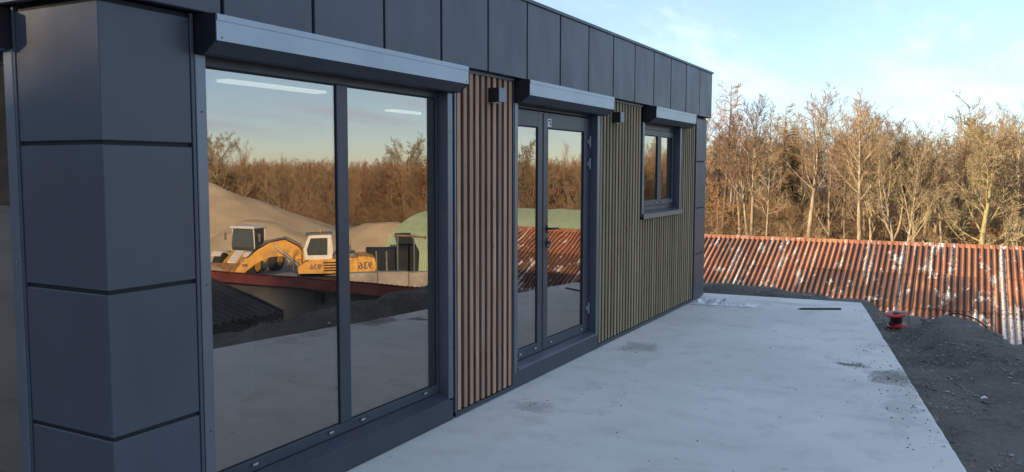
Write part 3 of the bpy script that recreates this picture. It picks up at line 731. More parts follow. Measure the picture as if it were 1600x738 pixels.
def text_mesh(body, size, m):
    cu = bpy.data.curves.new('lettering', 'FONT'); cu.body = body; cu.size = size; cu.extrude = .004; cu.align_x = 'LEFT'; cu.offset = size*.018
    t = bpy.data.objects.new('lettering_tmp', cu); C.objects.link(t); bpy.context.view_layer.update()
    me = bpy.data.meshes.new_from_object(t.evaluated_get(bpy.context.evaluated_depsgraph_get())); bpy.data.objects.remove(t); bpy.data.curves.remove(cu)
    me.name = 'lettering'; me.materials.clear(); me.materials.append(MT[m]); return me
# excavator: local +x = boom forward, -y = side turned to the pane
def excavator():
    e = empty('excavator', yard_pt(40.2, 50, -5.35)); tag(e, 'yellow crawler excavator with white cab and folded boom, mirrored in the big window', 'excavator')
    e.rotation_euler = (0, 0, math.atan2(-.6455, .7638))
    for s in (-1, 1):
        y = s*1.2
        tr = lpart('track', MB().prism([(-2.1, .0), (2.1, .0), (2.42, .25), (2.42, .55), (2.1, .85), (-2.1, .85), (-2.42, .55), (-2.42, .25)], 'y', y-.3, y+.3), 'rubber', e)
        lpart('track_frame', B((-1.8, y-.34, .25), (1.8, y+.34, .6), .03), 'machine_grey', tr)
    lpart('slew_ring', MB().cyl((0, 0, .6), (0, 0, 1.08), .75, 24), 'machine_grey', e)
    body = lpart('upper_body', MB().prism([(-1.15, 1.06), (2.15, 1.06), (2.20, 1.45), (1.55, 1.85), (-1.15, 1.92)], 'y', -1.35, 1.35), 'machine_yellow', e)
    lpart('counterweight', MB().prism([(-1.17, 1.04), (-1.17, 1.98), (-1.75, 1.98), (-2.15, 1.88), (-2.25, 1.4), (-2.15, 1.04)], 'y', -1.38, 1.38), 'machine_yellow', e)
    for k in range(4): lpart('grille_slot', B((-.05, -1.358, 1.18+.15*k), (.75, -1.351, 1.26+.15*k)), 'dark_paint', body)
    lpart('engine_hood', MB().prism([(-1.1, 1.93), (.2, 1.90), (.1, 2.12), (-1.0, 2.12)], 'y', -.9, 1.2), 'machine_grey', e)
    lpart('exhaust', MB().cyl((-.75, -.3, 2.1), (-.75, -.3, 2.55), .07, 10), 'machine_grey', e)
    cab = MB().prism([(.25, 1.86), (1.75, 1.86), (1.85, 2.45), (1.55, 3.25), (.30, 3.25), (.2, 2.5)], 'y', -1.32, -.35)
    cb_ = lpart('cab', cab, 'machine_white', e)
    lpart('side_window', MB().prism([(.52, 2.12), (1.60, 2.12), (1.66, 2.45), (1.43, 3.08), (.50, 3.08)], 'y', -1.335, -1.322), 'cab_glass', cb_)
    lpart('front_window', MB().add([(1.77, -1.25, 2.0), (1.77, -.42, 2.0), (1.865, -.42, 2.46), (1.865, -1.25, 2.46), (1.60, -.42, 3.17), (1.60, -1.25, 3.17)], [(0, 1, 2, 3), (3, 2, 4, 5)]), 'cab_glass', cb_)
    lpart('cab_roof', B((.22, -1.38, 3.255), (1.75, -.30, 3.36), .04), 'machine_grey', cb_)
    bo = MB()
    path = [(1.6, 1.60), (2.25, 2.15), (3.1, 2.50), (3.95, 2.40), (4.95, 1.80)]; th = [.34, .46, .48, .42, .28]
    up_p, lo_p = [], []
    for i, (x, z) in enumerate(path):
        a, b = path[max(0, i-1)], path[min(len(path)-1, i+1)]; t = Vector((b[0]-a[0], b[1]-a[1])).normalized(); n = Vector((-t.y, t.x))
        up_p.append((x+n.x*th[i], z+n.y*th[i])); lo_p.append((x-n.x*th[i], z-n.y*th[i]))
    bo.prism(up_p + lo_p[::-1], 'y', -.25, .25); lpart('boom', bo, 'machine_yellow', e)
    st_ = lpart('stick', MB().prism([(5.15, 2.05), (4.75, 2.15), (4.55, 1.70), (5.95, .55), (6.15, .75)], 'y', -.2, .2), 'machine_yellow', e)
    lpart('warning_stripe', B((5.1, -.206, 1.45), (5.4, -.2015, 1.62)), 'rust_steel', st_)
    lpart('bucket', MB().prism([(6.1, .80), (5.75, .45), (5.0, .10), (4.4, .12), (4.2, .5), (4.5, .95), (5.2, .80)], 'y', -.6, .6), 'machine_grey', e)
    lpart('boom_cylinder', MB().cyl((2.1, -.42, 1.35), (3.1, -.42, 2.25), .10, 12).cyl((3.0, -.42, 2.16), (3.6, -.42, 2.7), .055, 10), 'steel', e)
    lpart('stick_cylinder', MB().cyl((2.9, 0, 3.05), (4.2, 0, 2.85), .10, 12).cyl((4.1, 0, 2.86), (4.85, 0, 2.2), .05, 10), 'machine_grey', e)
    lpart('handrail', MB().tube([(1.95, -1.3, 1.4), (1.95, -1.3, 2.35), (2.25, -1.3, 2.45), (2.45, -1.3, 2.2), (2.45, -1.3, 1.2)], .028, 6).tube([(1.98, -1.3, 1.9), (2.45, -1.3, 1.85)], .028, 6), 'rust_steel', e)
    for k, yy in enumerate((-.30, -.34, .30)):
        lpart('hose', MB().tube([(1.7, yy, 2.0), (2.2, yy, 2.60+.05*k), (3.0, yy, 3.02+.04*k), (3.9, yy, 2.88), (4.6, yy, 2.45+.06*k), (5.1, yy, 2.0)], .03, 6), 'rubber', e, True)
    lpart('handrail', MB().tube([(-1.0, -1.3, 1.92), (-1.0, -1.3, 2.35), (.1, -1.3, 2.35), (.1, -1.3, 1.9)], .022, 6), 'rust_steel', e)
    lpart('beacon', MB().cyl((.9, -.8, 3.36), (.9, -.8, 3.5), .06, 10), 'machine_yellow', cb_)
    lpart('cab_mirror', B((1.95, -1.5, 2.55), (2.0, -1.38, 2.9), .02), 'machine_grey', cb_)
    lpart('spare_part', MB().box((3.0, -1.6, .05), (4.6, -1.2, .45), .03).box((3.4, -1.9, .05), (5.4, -1.7, .3), .02).tube([(2.9, -1.5, .3), (5.2, -2.0, 1.0)], .12, 8), 'machine_grey', e)
    for (x, z, sz) in ((.86, 1.30, .42), (-2.02, 1.26, .58)):
        t = bpy.data.objects.new('lettering', text_mesh('936', sz, 'ink')); C.objects.link(t); t.parent = e
        t.location = (x, -1.36 if x > 0 else -1.39, z); t.rotation_euler = (R(90), 0, 0)
excavator()
def loader():
    e = empty('wheel_loader', yard_pt(45.9, 60, -5.5)); tag(e, 'pale yellow wheel loader with big glass cab in front of the sand heaps', 'wheel loader')
    e.rotation_euler = (0, 0, R(-90-45.9+28))
    for s in (-1, 1):
        for x in (1.65, -1.65):
            y = s*1.15
            wh = lpart('wheel', MB().tube([(x, y-.32, .8), (x, y-.24, .8), (x, y+.24, .8), (x, y+.32, .8)], [.68, .80, .80, .68], 28), 'rubber', e, True)
            lpart('rim', MB().cyl((x, y-.335, .8), (x, y+.335, .8), .42, 20), 'machine_yellow', wh)
    lpart('rear_body', MB().prism([(-3.0, .8), (-.5, .8), (-.4, 1.9), (-2.4, 2.0), (-3.0, 1.75)], 'y', -.95, .95), 'machine_yellow', e)
    lpart('front_frame', MB().prism([(.2, .7), (2.2, .6), (2.3, 1.1), (1.2, 1.75), (.2, 1.5)], 'y', -.55, .55), 'machine_white', e)
    for s in (-1, 1): lpart('fender', MB().prism([(.85, 1.55), (1.1, 1.75), (2.1, 1.75), (2.45, 1.45), (2.1, 1.66), (1.15, 1.66)], 'y', s*1.15-.36, s*1.15+.36), 'machine_white', e)
    cab = lpart('cab', MB().prism([(-.7, 1.6), (.75, 1.6), (.95, 1.95), (.72, 3.12), (-.65, 3.12)], 'y', -.78, .78), 'cab_glass', e)
    lpart('cab_roof', B((-.85, -.92, 3.125), (.95, .92, 3.30), .05), 'machine_white', cab)
    for s in (-1, 1):
        for xa, xb in (((.76, 1.6), (.74, 3.12)), ((-.7, 1.6), (-.66, 3.12))): lpart('cab_post', MB().tube([(xa[0], s*.79, xa[1]), (xb[0], s*.79, xb[1])], .045, 6), 'machine_white', cab)
        lpart('mirror', B((.9, s*1.25-.08, 2.35), (.95, s*1.25+.08, 2.85), .02), 'machine_grey', cab)
        lpart('mirror_arm', MB().tube([(.78, s*.8, 2.9), (.92, s*1.25, 2.75)], .02, 6), 'machine_grey', cab)
        lpart('lift_arm', MB().prism([(.9, 1.55), (1.3, 1.75), (3.0, .85), (3.4, .35), (3.1, .25), (2.7, .7)], 'y', s*.45-.08, s*.45+.08), 'machine_yellow', e)
    bk = MB()
    prof = [(3.2, 1.1), (3.15, .4), (3.4, .08), (4.3, .05), (4.3, .09), (3.45, .14), (3.22, .42), (3.27, 1.1)]
    lpart('bucket', bk.prism(prof, 'y', -1.45, 1.45), 'rust_steel', e)
loader()
# dark skip, tall hopper and pipe frame near the hall
sk = empty('skip_container', yard_pt(36.75, 51.5, -5.4)); sk.rotation_euler = (0, 0, R(-36.75)); tag(sk, 'dark open skip container behind the excavator counterweight', 'container')
lpart('skip_body', MB().prism([(-.9, .1), (-1.1, 2.15), (1.35, 2.15), (1.15, .1)], 'y', -.8, .8), 'dark_paint', sk)
lpart('rim', B((-1.14, -.84, 2.151), (1.39, .84, 2.24), .02), 'dark_paint', sk)
for x in (-.5, .1, .7): lpart('rib', B((x-.04, -.84, .2), (x+.04, -.803, 2.14)), 'machine_grey', sk)
hp = empty('screening_hopper', yard_pt(35.7, 53.5, -5.4)); hp.rotation_euler = (0, 0, R(-35.7)); tag(hp, 'dark slanted hopper between the skip and the green hall', 'hopper')
lpart('hopper_body', MB().prism([(-.9, 1.8), (-.35, 2.85), (.55, 2.85), (.35, 1.8), (.2, .1), (-.8, .1)], 'y', -.7, .7), 'dark_paint', hp)
lpart('lip', MB().prism([(-.38, 2.855), (-.38, 2.90), (.58, 2.90), (.58, 2.855)], 'y', -.73, .73), 'dark_paint', hp)
pf = empty('pipe_frame', yard_pt(35.5, 49.3, -5.4)); pf.rotation_euler = (0, 0, R(-35.5)); tag(pf, 'thin steel pipe frame standing by the green hall', 'frame')
for x in (-.35, .55): lpart('post', MB().cyl((x, 0, 0), (x, 0, 3.2), .05, 8), 'steel', pf)
lpart('crossbar', MB().cyl((-1.1, 0, 3.05), (.75, 0, 3.15), .06, 8), 'rust_steel', pf)
lpart('collar', MB().cyl((-1.12, 0, 3.05), (-1.0, 0, 3.055), .10, 10), 'rust_steel', pf)
# added wooded ridge behind left, out of view, blocking the low sun
def sun_block_z(x, y):
    return -.9 + 18.8*math.exp(-((y+50)/15.0)**2)*min(1, max(0, (45-x)/60))**.5*(1+.035*mnoise.noise(Vector((x*.05, y*.05, 5))))
def sun_block_hill():
    m = MB(); xs = list(np.arange(-190, 48, 4.0)); ys = list(np.arange(-95, -14, 3.0))
    for y in ys:
        for x in xs: m.v.append((x, y, sun_block_z(x, y)+.3*fbm(x, y, .12)))
    n = len(xs)
    for j in range(len(ys)-1):
        for i in range(n-1): m.f.append((j*n+i, j*n+i+1, (j+1)*n+i+1, (j+1)*n+i))
    tag(link('sun_block_hill', m.mesh('sun_block_hill', 'litter', True)), kind='structure')
sun_block_hill()

# ------------------------------------------------------------------ trees
class Tree:
    def __init__(s, seed): s.r = random.Random(seed); s.tr = MB(); s.cr = MB()
    def branch(s, p, d, L, r0, lvl, P):
        r = s.r; n = P['seg'][lvl]; pts = [p.copy()]; rad = [r0]; d = d.normalized(); q = p.copy()
        wig, upv = P['wig'][lvl], P['up'][lvl]
        dirs = [d.copy()]
        for i in range(n):
            d = (d + Vector((r.gauss(0, wig), r.gauss(0, wig), r.gauss(0, wig)*.6 + upv))).normalized()
            q = q + d*(L/n); pts.append(q.copy()); dirs.append(d.copy())
            rad.append(max(P['rmin'], r0*(1-(i+1)/n*P['taper'][lvl])))
        (s.tr if lvl <= P['trunk_lvl'] else s.cr).tube(pts, rad, P['sides'][lvl], False)
        if lvl+1 >= len(P['seg']): return
        k = P['num'][lvl]; lo = P['start'][lvl]
        for j in range(k):
            t = lo + (1-lo)*((j+r.random())/k); t = min(t, .985); f = t*n; i = min(int(f), n-1); u = f-i
            bp = pts[i].lerp(pts[i+1], u); bd = dirs[i+1]
            ang = R(r.uniform(*P['ang'][lvl])); phi = r.uniform(0, 2*math.pi) if lvl == 0 else r.uniform(0, 2*math.pi)
            o1 = bd.orthogonal().normalized(); o2 = bd.cross(o1)
            nd = bd*math.cos(ang) + (o1*math.cos(phi)+o2*math.sin(phi))*math.sin(ang)
            ln = L*P['len'][lvl]*r.uniform(.65, 1.15)*(1 - P['fall'][lvl]*(t-lo)/(1-lo+1e-6))
            br = min(rad[i]*.62, P['br'][lvl]*r.uniform(.7, 1.2))
            s.branch(bp, nd, ln, max(br, P['rmin']), lvl+1, P)
    def meshes(s, bm, tm): return s.tr.mesh('trunk', bm, True), s.cr.mesh('crown', tm)
BASE = dict(rmin=.0095, trunk_lvl=1, taper=[.90, .85, .85, .7, .5], sides=[9, 6, 4, 3, 3])
def kind(**k): d = dict(BASE); d.update(k); return d
K = {
 'slender': kind(seg=[10, 6, 4, 3], num=[19, 8, 9], start=[.46, .18, .15], ang=[(24, 50), (25, 55), (25, 60)], len=[.32, .46, .58], fall=[.55, .35, .3], br=[.075, .030, .013], wig=[.026, .08, .09, .09], up=[.02, .10, .07, .05]),
 'fan': kind(seg=[8, 7, 5, 3], num=[14, 10, 9], start=[.28, .22, .15], ang=[(18, 42), (20, 48), (25, 55)], len=[.52, .38, .52], fall=[.55, .3, .3], br=[.10, .034, .013], wig=[.03, .07, .09, .09], up=[.02, .10, .07, .05]),
 'oak': kind(seg=[8, 8, 6, 4, 2], num=[26, 9, 7, 5], start=[.24, .22, .2, .2], ang=[(42, 78), (28, 62), (28, 62), (25, 60)], len=[.46, .42, .46, .60], fall=[.42, .3, .3, .3], br=[.085, .040, .021, .013], wig=[.03, .13, .15, .13, .10], up=[.02, .07, .05, .03, .02], rmin=.012),
 'pole': kind(seg=[9, 4, 3, 2], num=[18, 6, 6], start=[.45, .2, .2], ang=[(35, 70), (30, 60), (30, 60)], len=[.22, .48, .62], fall=[.5, .3, .3], br=[.04, .02, .011], wig=[.03, .10, .10, .10], up=[.02, .08, .05, .04]),
 'shrub': kind(seg=[6, 5, 4, 3], num=[14, 8, 6], start=[.06, .15, .15], ang=[(15, 55), (25, 60), (25, 60)], len=[.70, .45, .45], fall=[.4, .3, .3], br=[.035, .018, .010], wig=[.09, .14, .18, .2], up=[.04, .06, .03, .02], rmin=.009),
 'larch': kind(seg=[10, 4, 3, 2], num=[46, 9, 5], start=[.18, .12, .15], ang=[(70, 100), (35, 75), (40, 80)], len=[.24, .42, .42], fall=[.80, .4, .3], br=[.035, .016, .010], wig=[.03, .10, .14, .15], up=[.01, .04, -.02, -.04]),
}
def make(kindname, seed, h, r0, bm, tm, lean=0.0, forks=1):
    t = Tree(seed)
    for k in range(forks):
        a = t.r.uniform(0, 6.28); ln = lean if forks == 1 else lean + .10
        t.branch(Vector((0, 0, -.4)) if k == 0 else Vector((.12*math.cos(a), .12*math.sin(a), -.4)), Vector((ln*math.cos(a), ln*math.sin(a), 1)), h*(1 if k == 0 else .9)+.4, r0*(1 if k == 0 else .8), 0, K[kindname])
    return t.meshes(bm, tm)
def spruce(seed, h, tm='needle_dark', dens=1.0):
    r = random.Random(seed); tr = MB().tube([(0, 0, -.4), (0, 0, h*.5), (0, 0, h)], [.17, .10, .015], 8, False); cr = MB()
    z = h*.16
    while z < h*.985:
        f = 1-z/h; L0 = .4+2.7*f**.8
        for k in range(max(4, int(9*dens))):
            a = r.uniform(0, 6.28); L = L0*r.uniform(.6, 1.1); dr = -.28+r.uniform(-.1, .1)
            tip = Vector((math.cos(a)*L, math.sin(a)*L, z+L*dr)); b0 = Vector((0, 0, z))
            cr.tube([b0, tip], [.02, .008], 3, False)
            n = int(6+L*9)
            for j in range(n):
                t = r.uniform(.12, 1); q = b0.lerp(tip, t); s_ = r.choice((-1, 1)); ll = r.uniform(.22, .5)*(1.1-.5*t)
                side = Vector((-math.sin(a)*s_, math.cos(a)*s_, 0)); out = Vector((math.cos(a), math.sin(a), -.35))
                dd = (side*.8+out*.6+Vector((0, 0, r.uniform(-.5, .1)))).normalized()*ll; wv = Vector((0, 0, 1)).cross(dd).normalized()*.06+Vector((0, 0, r.uniform(-.03, .03)))
                cr.add([q+wv*.6, q-wv*.6, q+dd*.6-wv, q+dd, q+dd*.6+wv], [(0, 1, 2, 3, 4)])
        z += .30+.12*f
    return tr.mesh('trunk', 'bark_brown', True), cr.mesh('crown', tm)
PROTO = {
 'slender_a': make('slender', 11, 12.5, .21, 'bark_pale', 'twig_tan'),
 'slender_b': make('slender', 12, 12.5, .19, 'bark_pale', 'twig_red', .04, 2),
 'fan_a': make('fan', 21, 12.0, .22, 'bark_pale', 'twig_tan'),
 'fan_b': make('fan', 22, 12.0, .20, 'bark_pale', 'twig_olive', .10, 2),
 'oak': make('oak', 35, 11.5, .32, 'bark_moss', 'twig_olive'),
 'pole_a': make('pole', 41, 11.5, .13, 'bark_pale', 'twig_tan', .03),
 'pole_b': make('pole', 42, 11.5, .13, 'bark_brown', 'twig_red', .05),
 'shrub': make('shrub', 51, 4.5, .05, 'bark_brown', 'twig_tan', .05, 3),
 'larch': make('larch', 61, 13.0, .15, 'bark_brown', 'needle_gold'),
 'spruce': spruce(71, 12.0),
}
PH = {k: max(v.co.z for v in m_[1].vertices) for k, m_ in PROTO.items()}
def plant(pk, x, y, h, rz, label, group=None, name=None, z=None):
    s = h/PH[pk]
    if z is None: z = gz(x, y)
    nm = name or {'shrub': 'shrub', 'larch': 'larch_tree', 'spruce': 'spruce_tree', 'oak': 'oak_tree'}.get(pk, 'bare_tree')
    t = empty(nm, (x, y, z)); t.scale = (s*rnd.uniform(.9, 1.1), s*rnd.uniform(.9, 1.1), s); t.rotation_euler = (0, 0, rz)
    for n_, me in zip(('trunk', 'crown'), PROTO[pk]):
        o = bpy.data.objects.new(n_, me); C.objects.link(o); o.parent = t
    tag(t, label, 'shrub' if pk == 'shrub' else 'tree', group); return t
def ray_x(px, y):
    """world x on the vertical plane at depth y for a column of the photograph near the horizon"""
    d = fwd + r2*((px-800)/FPX) + u2*((369-300)/FPX); return d.x/d.y*y
def top_h(px, py, y, x):
    d = fwd + r2*((px-800)/FPX) - u2*((py-369)/FPX); return 1.7 + d.z/d.y*y
FRONT = [ # proto, photo column, top row, depth, label
 ('larch', 1128, 128, 62, 'golden bare larch right beside the building corner'),
 ('slender_b', 1178, 146, 60, 'pale twin-stemmed tree right of the golden larch'),
 ('spruce', 1238, 200, 82, 'dark green spruce among the bare trees'),
 ('larch', 1214, 160, 64, 'golden larch behind the dark spruce'),
 ('slender_a', 1262, 128, 58, 'tall pale tree with upright branches, right of the dark spruce'),
 ('fan_a', 1300, 165, 61, 'bare tree with reddish crown, left of the tall forked tree'),
 ('slender_a', 1348, 138, 58, 'tall bare tree with an open crown against the sky'),
 ('slender_b', 1376, 160, 62, 'dark-topped tree just right of the tall open-crowned tree'),
 ('fan_b', 1408, 178, 57, 'pale leaning tree with many stems fanning upwards'),
 ('fan_a', 1445, 172, 63, 'bare tree with a low dense crown, left of the mossy oak'),
 ('pole_a', 1478, 205, 58, 'thin bare tree beside the mossy oak'),
 ('oak', 1535, 160, 56, 'big mossy oak with wide spreading limbs above the rusty roof'),
 ('slender_b', 1590, 185, 59, 'bare tree at the right edge of the view'),
 ('pole_a', 1200, 215, 57, 'thin pale pole of a tree in front of the spruce'),
 ('pole_b', 1325, 200, 56, 'thin dark-stemmed tree left of the tall open-crowned tree'),
]
for k, (pk, px, py, y, lab) in enumerate(FRONT):
    x = ray_x(px, y); plant(pk, x, y, top_h(px, py, y, x)-gz(x, y), rnd.uniform(0, 6.28), lab, 'trees along the edge of the wood')
kinds = ['slender_a', 'slender_b', 'fan_a', 'fan_b', 'pole_a', 'pole_b', 'pole_a', 'pole_b', 'larch', 'fan_a']
def woods(n, x0, x1, y0, y1, hlo, hhi, lab, grp, seed):
    r = random.Random(seed)
    for i in range(n):
        t = (i+.5)/n; y = y0+(y1-y0)*t**1.1+r.uniform(-1, 1); x = r.uniform(x0, x1)*(y/60)
        plant(r.choice(kinds), x, y, r.uniform(hlo, hhi)*(1.0 if y < 75 else .90)*(1.14 if x < -6 else 1.0), r.uniform(0, 6.28), lab, grp)
woods(92, -24, 11, 61, 104, 9.0, 12.4, 'one of the many bare trees deep in the wood behind the rusty roof', 'trees deep in the wood', 5)
r = random.Random(9)
for i in range(30):
    y = r.uniform(53, 62); plant('shrub', r.uniform(-20, 7), y, r.uniform(1.8, 4.2), r.uniform(0, 6.28), 'leafless shrub at the foot of the wood behind the rusty roof', 'shrubs along the foot of the wood')
# trees that rise out of the far wood in the panes
for az, d, h, pk, lab in ((48.0, 118, 15.2, 'oak', 'bare tree above the tallest sand heap in the left pane'), (46.2, 122, 13.8, 'fan_a', 'smaller bare tree right of the sand heap peak in the left pane'), (42.9, 125, 11.6, 'fan_b', 'single bare treetop above the excavator cab'), (35.0, 112, 14.4, 'oak', 'bare spreading tree above the green hall in the right pane'), (36.3, 116, 13.0, 'slender_a', 'slim bare tree beside the spreading tree in the right pane'), (27.4, 96, 13.4, 'oak', 'bare tree mirrored in the narrow door leaf'), (24.0, 92, 12.6, 'fan_a', 'bare tree mirrored in the wide door leaf')):
    p = yard_pt(az, d); plant(pk, p.x, p.y, h, rnd.uniform(0, 6.28), lab, 'trees mirrored in the panes', z=-7.5)

# far wood: one mass, instanced on points of a single object
def gn_wood(name, pts, protos, label):
    me = bpy.data.meshes.new(name); me.from_pydata([p[:3] for p in pts], [], [])
    for an, k, typ in (('rz', 3, 'FLOAT'), ('sc', 4, 'FLOAT'), ('pk', 5, 'INT')):
        at = me.attributes.new(an, typ, 'POINT'); at.data.foreach_set('value', [p[k] for p in pts])
    o = link(name, me); tag(o, label, 'wood', kind='stuff')
    ng = bpy.data.node_groups.new(name, 'GeometryNodeTree')
    ng.interface.new_socket('Geometry', in_out='INPUT', socket_type='NodeSocketGeometry'); ng.interface.new_socket('Geometry', in_out='OUTPUT', socket_type='NodeSocketGeometry')
    q = N(ng); gi = q.new('NodeGroupInput'); go = q.new('NodeGroupOutput'); jo = q.new('GeometryNodeJoinGeometry')
    def attr(nm, t):
        a = q.new('GeometryNodeInputNamedAttribute', data_type=t); a.inputs[0].default_value = nm; return a.outputs[0]
    for i, ob in enumerate(protos):
        for part_o in ob:
            oi = q.new('GeometryNodeObjectInfo', transform_space='ORIGINAL'); oi.inputs[0].default_value = part_o; oi.inputs['As Instance'].default_value = True
            ip = q.new('GeometryNodeInstanceOnPoints'); q.l.new(gi.outputs[0], ip.inputs['Points']); q.l.new(oi.outputs['Geometry'], ip.inputs['Instance'])
            cmpn = q.new('FunctionNodeCompare', data_type='INT', operation='EQUAL'); q.l.new(attr('pk', 'INT'), cmpn.inputs[2]); cmpn.inputs[3].default_value = i
            q.l.new(cmpn.outputs[0], ip.inputs['Selection'])
            cx = q.new('ShaderNodeCombineXYZ'); q.l.new(attr('rz', 'FLOAT'), cx.inputs[2]); q.l.new(cx.outputs[0], ip.inputs['Rotation'])
            q.l.new(attr('sc', 'FLOAT'), ip.inputs['Scale']); q.l.new(ip.outputs[0], jo.inputs[0])
    q.l.new(jo.outputs[0], go.inputs[0])
    md = o.modifiers.new('wood', 'NODES'); md.node_group = ng
def find(pk):
    for o in bpy.data.objects:
        if o.type == 'MESH' and o.data == PROTO[pk][0]: return [o, [c for c in o.parent.children if c.data == PROTO[pk][1]][0]]
PN = ('slender_a', 'fan_a', 'pole_a', 'larch', 'fan_b', 'pole_b', 'shrub'); PHL = [PH[k] for k in PN]
protos = [find(k) for k in PN]
r = random.Random(31); pts = []
for i in range(1500):
    az = r.uniform(8, 66); d0 = 84 + max(0, az-22)*1.5; d = d0 + 110*r.random()**1.3
    p = yard_pt(az, d); k = r.choice((0, 1, 2, 3, 4, 5, 5, 2)); pts.append((p.x, p.y, -7.8+.010*(d-d0), r.uniform(0, 6.28), r.uniform(9.2, 11.2)/PHL[k], k))
for i in range(260):
    az = r.uniform(12, 60); d = 80 + max(0, az-22)*1.5+r.uniform(-2, 4); p = yard_pt(az, d); pts.append((p.x, p.y, -7.0, r.uniform(0, 6.28), r.uniform(.5, .9), 6))
gn_wood('far_wood', pts, protos, 'brown leafless far wood along the horizon, mirrored in the panes')
pts = []
for i in range(240):
    y = r.uniform(84, 150); x = r.uniform(-34, 17)*(y/60); k = r.choice((0, 1, 2, 3, 4, 5)); pts.append((x, y, gz(x, y), r.uniform(0, 6.28), r.uniform(8.2, 10.5)/PHL[k], k))
for i in range(170):
    y = r.uniform(62, 95); x = r.uniform(-26, 12)*(y/60); pts.append((x, y, gz(x, y), r.uniform(0, 6.28), r.uniform(.4, .8), 6))
for i in range(260):
    a = r.uniform(R(185), R(338)); d = r.uniform(70, 130); x, y = d*math.sin(a), d*math.cos(a); pts.append((x, y, -.6, r.uniform(0, 6.28), r.uniform(.8, 1.0), r.choice((0, 1, 2, 3, 4, 5))))
hp_ = []
for i in range(620):
    x = r.uniform(-170, 30); y = -50+r.gauss(0, 9); k = r.choice((0, 1, 2, 3, 4, 5, 6)); hp_.append((x, y, sun_block_z(x, y)-.3, r.uniform(0, 6.28), r.uniform(3.0, 5.0)/PHL[k], k))
gn_wood('sun_block_wood', hp_, protos, 'added dark leafless wood on the sun-blocking ridge, mirrored in the side window')  # trees added along the ridge to raise the sun block
gn_wood('wood_undergrowth', pts, protos, 'dense brown brush and saplings filling the wood behind the rusty roof')

# ------------------------------------------------------------------ small things on slab and bank
def rod():
    a, b = Vector((-1.63, 10.52, .0)), Vector((-1.21, 10.75, .0)); d = (b-a).normalized(); n = Vector((-d.y, d.x, 0))
    m = MB(); w_, t = .016, .020
    pr = [(-w_, 0.001), (w_, 0.001), (w_, t), (-w_, t)]
    vs = [a+n*p[0]+Vector((0, 0, p[1])) for p in pr]+[b+n*p[0]+Vector((0, 0, p[1])) for p in pr]
    m.add(vs, [(0, 1, 2, 3), (4, 5, 6, 7), (0, 1, 5, 4), (1, 2, 6, 5), (2, 3, 7, 6), (3, 0, 4, 7)])
    # tapered far tip
    m.tube([a+Vector((0, 0, .010)), a-d*.05+Vector((0, 0, .008))], [.012, .004], 6)
    mid = (a+b)/2; o = link('metal_bar', m.mesh('metal_bar', 'black_plastic', False, mid), mid); tag(o, 'short black bar lying near the far end of the slab', 'bar')
rod()
def reel():
    x, y = -.56, 10.30; z = bank_z(x, y)+.0
    t = empty('cable_reel', (x, y, z)); t.rotation_euler = (R(8), R(-7), R(20)); t.scale = (.62, .62, .78); tag(t, 'red cable reel lying on the earth bank at the slab corner', 'cable reel')
    f = lpart('flange', MB().tube([(0, 0, .000), (0, 0, .006), (0, 0, .020), (0, 0, .030)], [.165, .172, .172, .120], 32), 'red_paint', t, True)
    lpart('drum', MB().tube([(0, 0, .028), (0, 0, .06), (0, 0, .13), (0, 0, .165)], [.118, .092, .092, .125], 28), 'red_paint', t, True)
    lpart('flange', MB().tube([(0, 0, .160), (0, 0, .172), (0, 0, .190), (0, 0, .196)], [.125, .178, .178, .160], 32), 'red_paint', t, True)
    lpart('hub', MB().cyl((0, 0, .192), (0, 0, .212), .05, 18), 'black_plastic', t)
    lpart('socket', B((-.16, -.13, .05), (-.09, -.06, .10), .01), 'black_plastic', t)
    lpart('carrying_frame', MB().tube([(-.03, .0, .205), (.14, .0, .215), (.20, .02, .20), (.24, .03, .12), (.235, .03, .02)], .010, 8), 'steel', t, True)
    pts = []
    for k in range(60):
        a = k*.55; pts.append((.104*math.cos(a), .104*math.sin(a), .045+.10*k/60))
    lpart('wound_cable', MB().tube(pts, .007, 6), 'black_plastic', t, True)
    # loose end of the cable over the bank
    pc = []
    for k in range(15):
        u = k/14; xx = x+.24+.75*u; yy = y-.02-.35*u+.06*math.sin(u*7); pc.append((xx, yy, max(bank_z(xx, yy)+.03, z+.10*(1-u*3))))
    m = MB().tube(pc, .008, 6); o = link('loose_cable', m.mesh('loose_cable', 'black_plastic', True, pc[0]), pc[0]); tag(o, 'black cable running from the red reel over the earth', 'cable')
reel()
def film():
    m = MB(); nx, ny = 46, 20; rr = random.Random(3)
    for j in range(ny+1):
        for i in range(nx+1):
            u, v = i/nx, j/ny
            x = -2.94 + .78*u + .03*mnoise.noise(Vector((u*6, v*6, 2))); y = 10.25+.44*v*(1-.45*u)+.10*u+.03*mnoise.noise(Vector((u*5, v*5, 8)))
            e = min(1, 6*min(u, 1-u, v, 1-v)); h_ = abs(mnoise.fractal(Vector((u*5, v*3.4, 4)), .7, 2.1, 4))*.13*(1-.75*u)*e
            m.v.append((x, y, .004+h_))
    for j in range(ny):
        for i in range(nx):
            u, v = i/nx, j/ny
            if u > .55 and rr.random() < .0: continue
            k = j*(nx+1)+i; m.f.append((k, k+1, k+nx+2, k+nx+1))
    o = link('plastic_film', m.mesh('plastic_film', 'film', True, (-2.55, 10.45, 0)), (-2.55, 10.45, 0)); tag(o, 'crumpled white plastic film on the slab at the building corner', 'film')
film()
OCT = ([(1, 0, 0), (-1, 0, 0), (0, 1, 0), (0, -1, 0), (0, 0, 1), (0, 0, -1)], [(0, 2, 4), (2, 1, 4), (1, 3, 4), (3, 0, 4), (2, 0, 5), (1, 2, 5), (3, 1, 5), (0, 3, 5)])
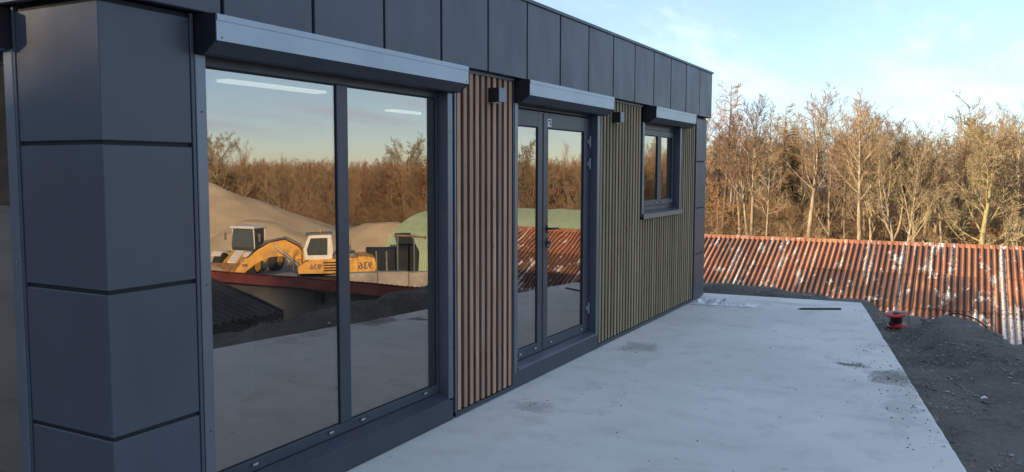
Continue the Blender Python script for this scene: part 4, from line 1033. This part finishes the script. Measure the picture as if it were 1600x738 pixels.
def crumbs(name, spots, m, label, zf, cat):
    mb = MB(); rr = random.Random(17)
    for (x, y, s) in spots:
        a = rr.uniform(0, 6.28); c, sn_ = math.cos(a), math.sin(a); k = [s*rr.uniform(.6, 1.3) for _ in range(3)]; z = zf(x, y)
        vs = []
        for v in OCT[0]:
            px, py, pz = v[0]*k[0]+rr.uniform(-.25, .25)*s, v[1]*k[1]+rr.uniform(-.25, .25)*s, v[2]*k[2]*.7
            vs.append((x+px*c-py*sn_, y+px*sn_+py*c, z+pz+s*.3))
        mb.add(vs, OCT[1])
    tag(link(name, mb.mesh(name, m)), label, cat, kind='stuff')
rr = random.Random(23); sp = []
for (x, y, rx, ry, k) in STAINS:
    for i in range(int(90*k)): sp.append((rr.gauss(x, rx*.5)+rr.choice((0, 0, .08, -.05)), rr.gauss(y, ry*.6)+rr.choice((0, 0, .1, -.12)), rr.choice((.0015, .002, .0025, .004, .007))))
for i in range(170):
    y = rr.uniform(4.5, 11.3); sp.append((rr.uniform(-2.9, edge(y)-.03), y, rr.choice((.002, .002, .003, .004, .007))))
for i in range(120):
    y = rr.uniform(5.5, 8.8); sp.append((edge(y)-abs(rr.gauss(0, .16))-.02, y, rr.uniform(.002, .009)))
crumbs('dirt_crumbs', sp, 'soil', 'crumbs of earth scattered over the concrete slab', lambda x, y: 0.0, 'earth crumbs')
sp = []
for i in range(7000):
    y = 4.6+7.2*rr.random()**.8; x = edge(y)+.03+1.5*rr.random()**1.2; sp.append((x, y, rr.choice((.003, .004, .004, .005, .005, .006, .007, .008, .011, .017))))
for i in range(600): sp.append((rr.uniform(-3.6, -.9), rr.uniform(11.6, 12.5), rr.uniform(.006, .02)))
crumbs('gravel', sp, 'stone', 'loose stones strewn over the earth bank', bank_z, 'gravel')
def scrap(x, y, w_, a, label):
    z = bank_z(x, y)+.035; m = MB(); c, s_ = math.cos(a), math.sin(a)
    for u, v, q in ((-1, -.4, 0), (0, -.5, .012), (1, -.3, .004), (1, .4, .01), (0, .5, .02), (-1, .4, .006)): m.v.append((x+(u*c-v*s_)*w_, y+(u*s_+v*c)*w_, z+q))
    n = len(m.v); m.v += [(v[0], v[1], v[2]-.002) for v in m.v]
    m.f = [(0, 1, 4, 5), (1, 2, 3, 4), (6, 11, 10, 7), (7, 10, 9, 8)] + [(i, (i+1) % n, n+(i+1) % n, n+i) for i in range(n)]
    tag(link('paper_scrap', m.mesh('paper_scrap', 'white_label', False, (x, y, z)), (x, y, z)), label, 'scrap', 'scraps on the bank')
scrap(.24, 7.35, .022, .3, 'white scrap of paper in the middle of the dark earth bank')
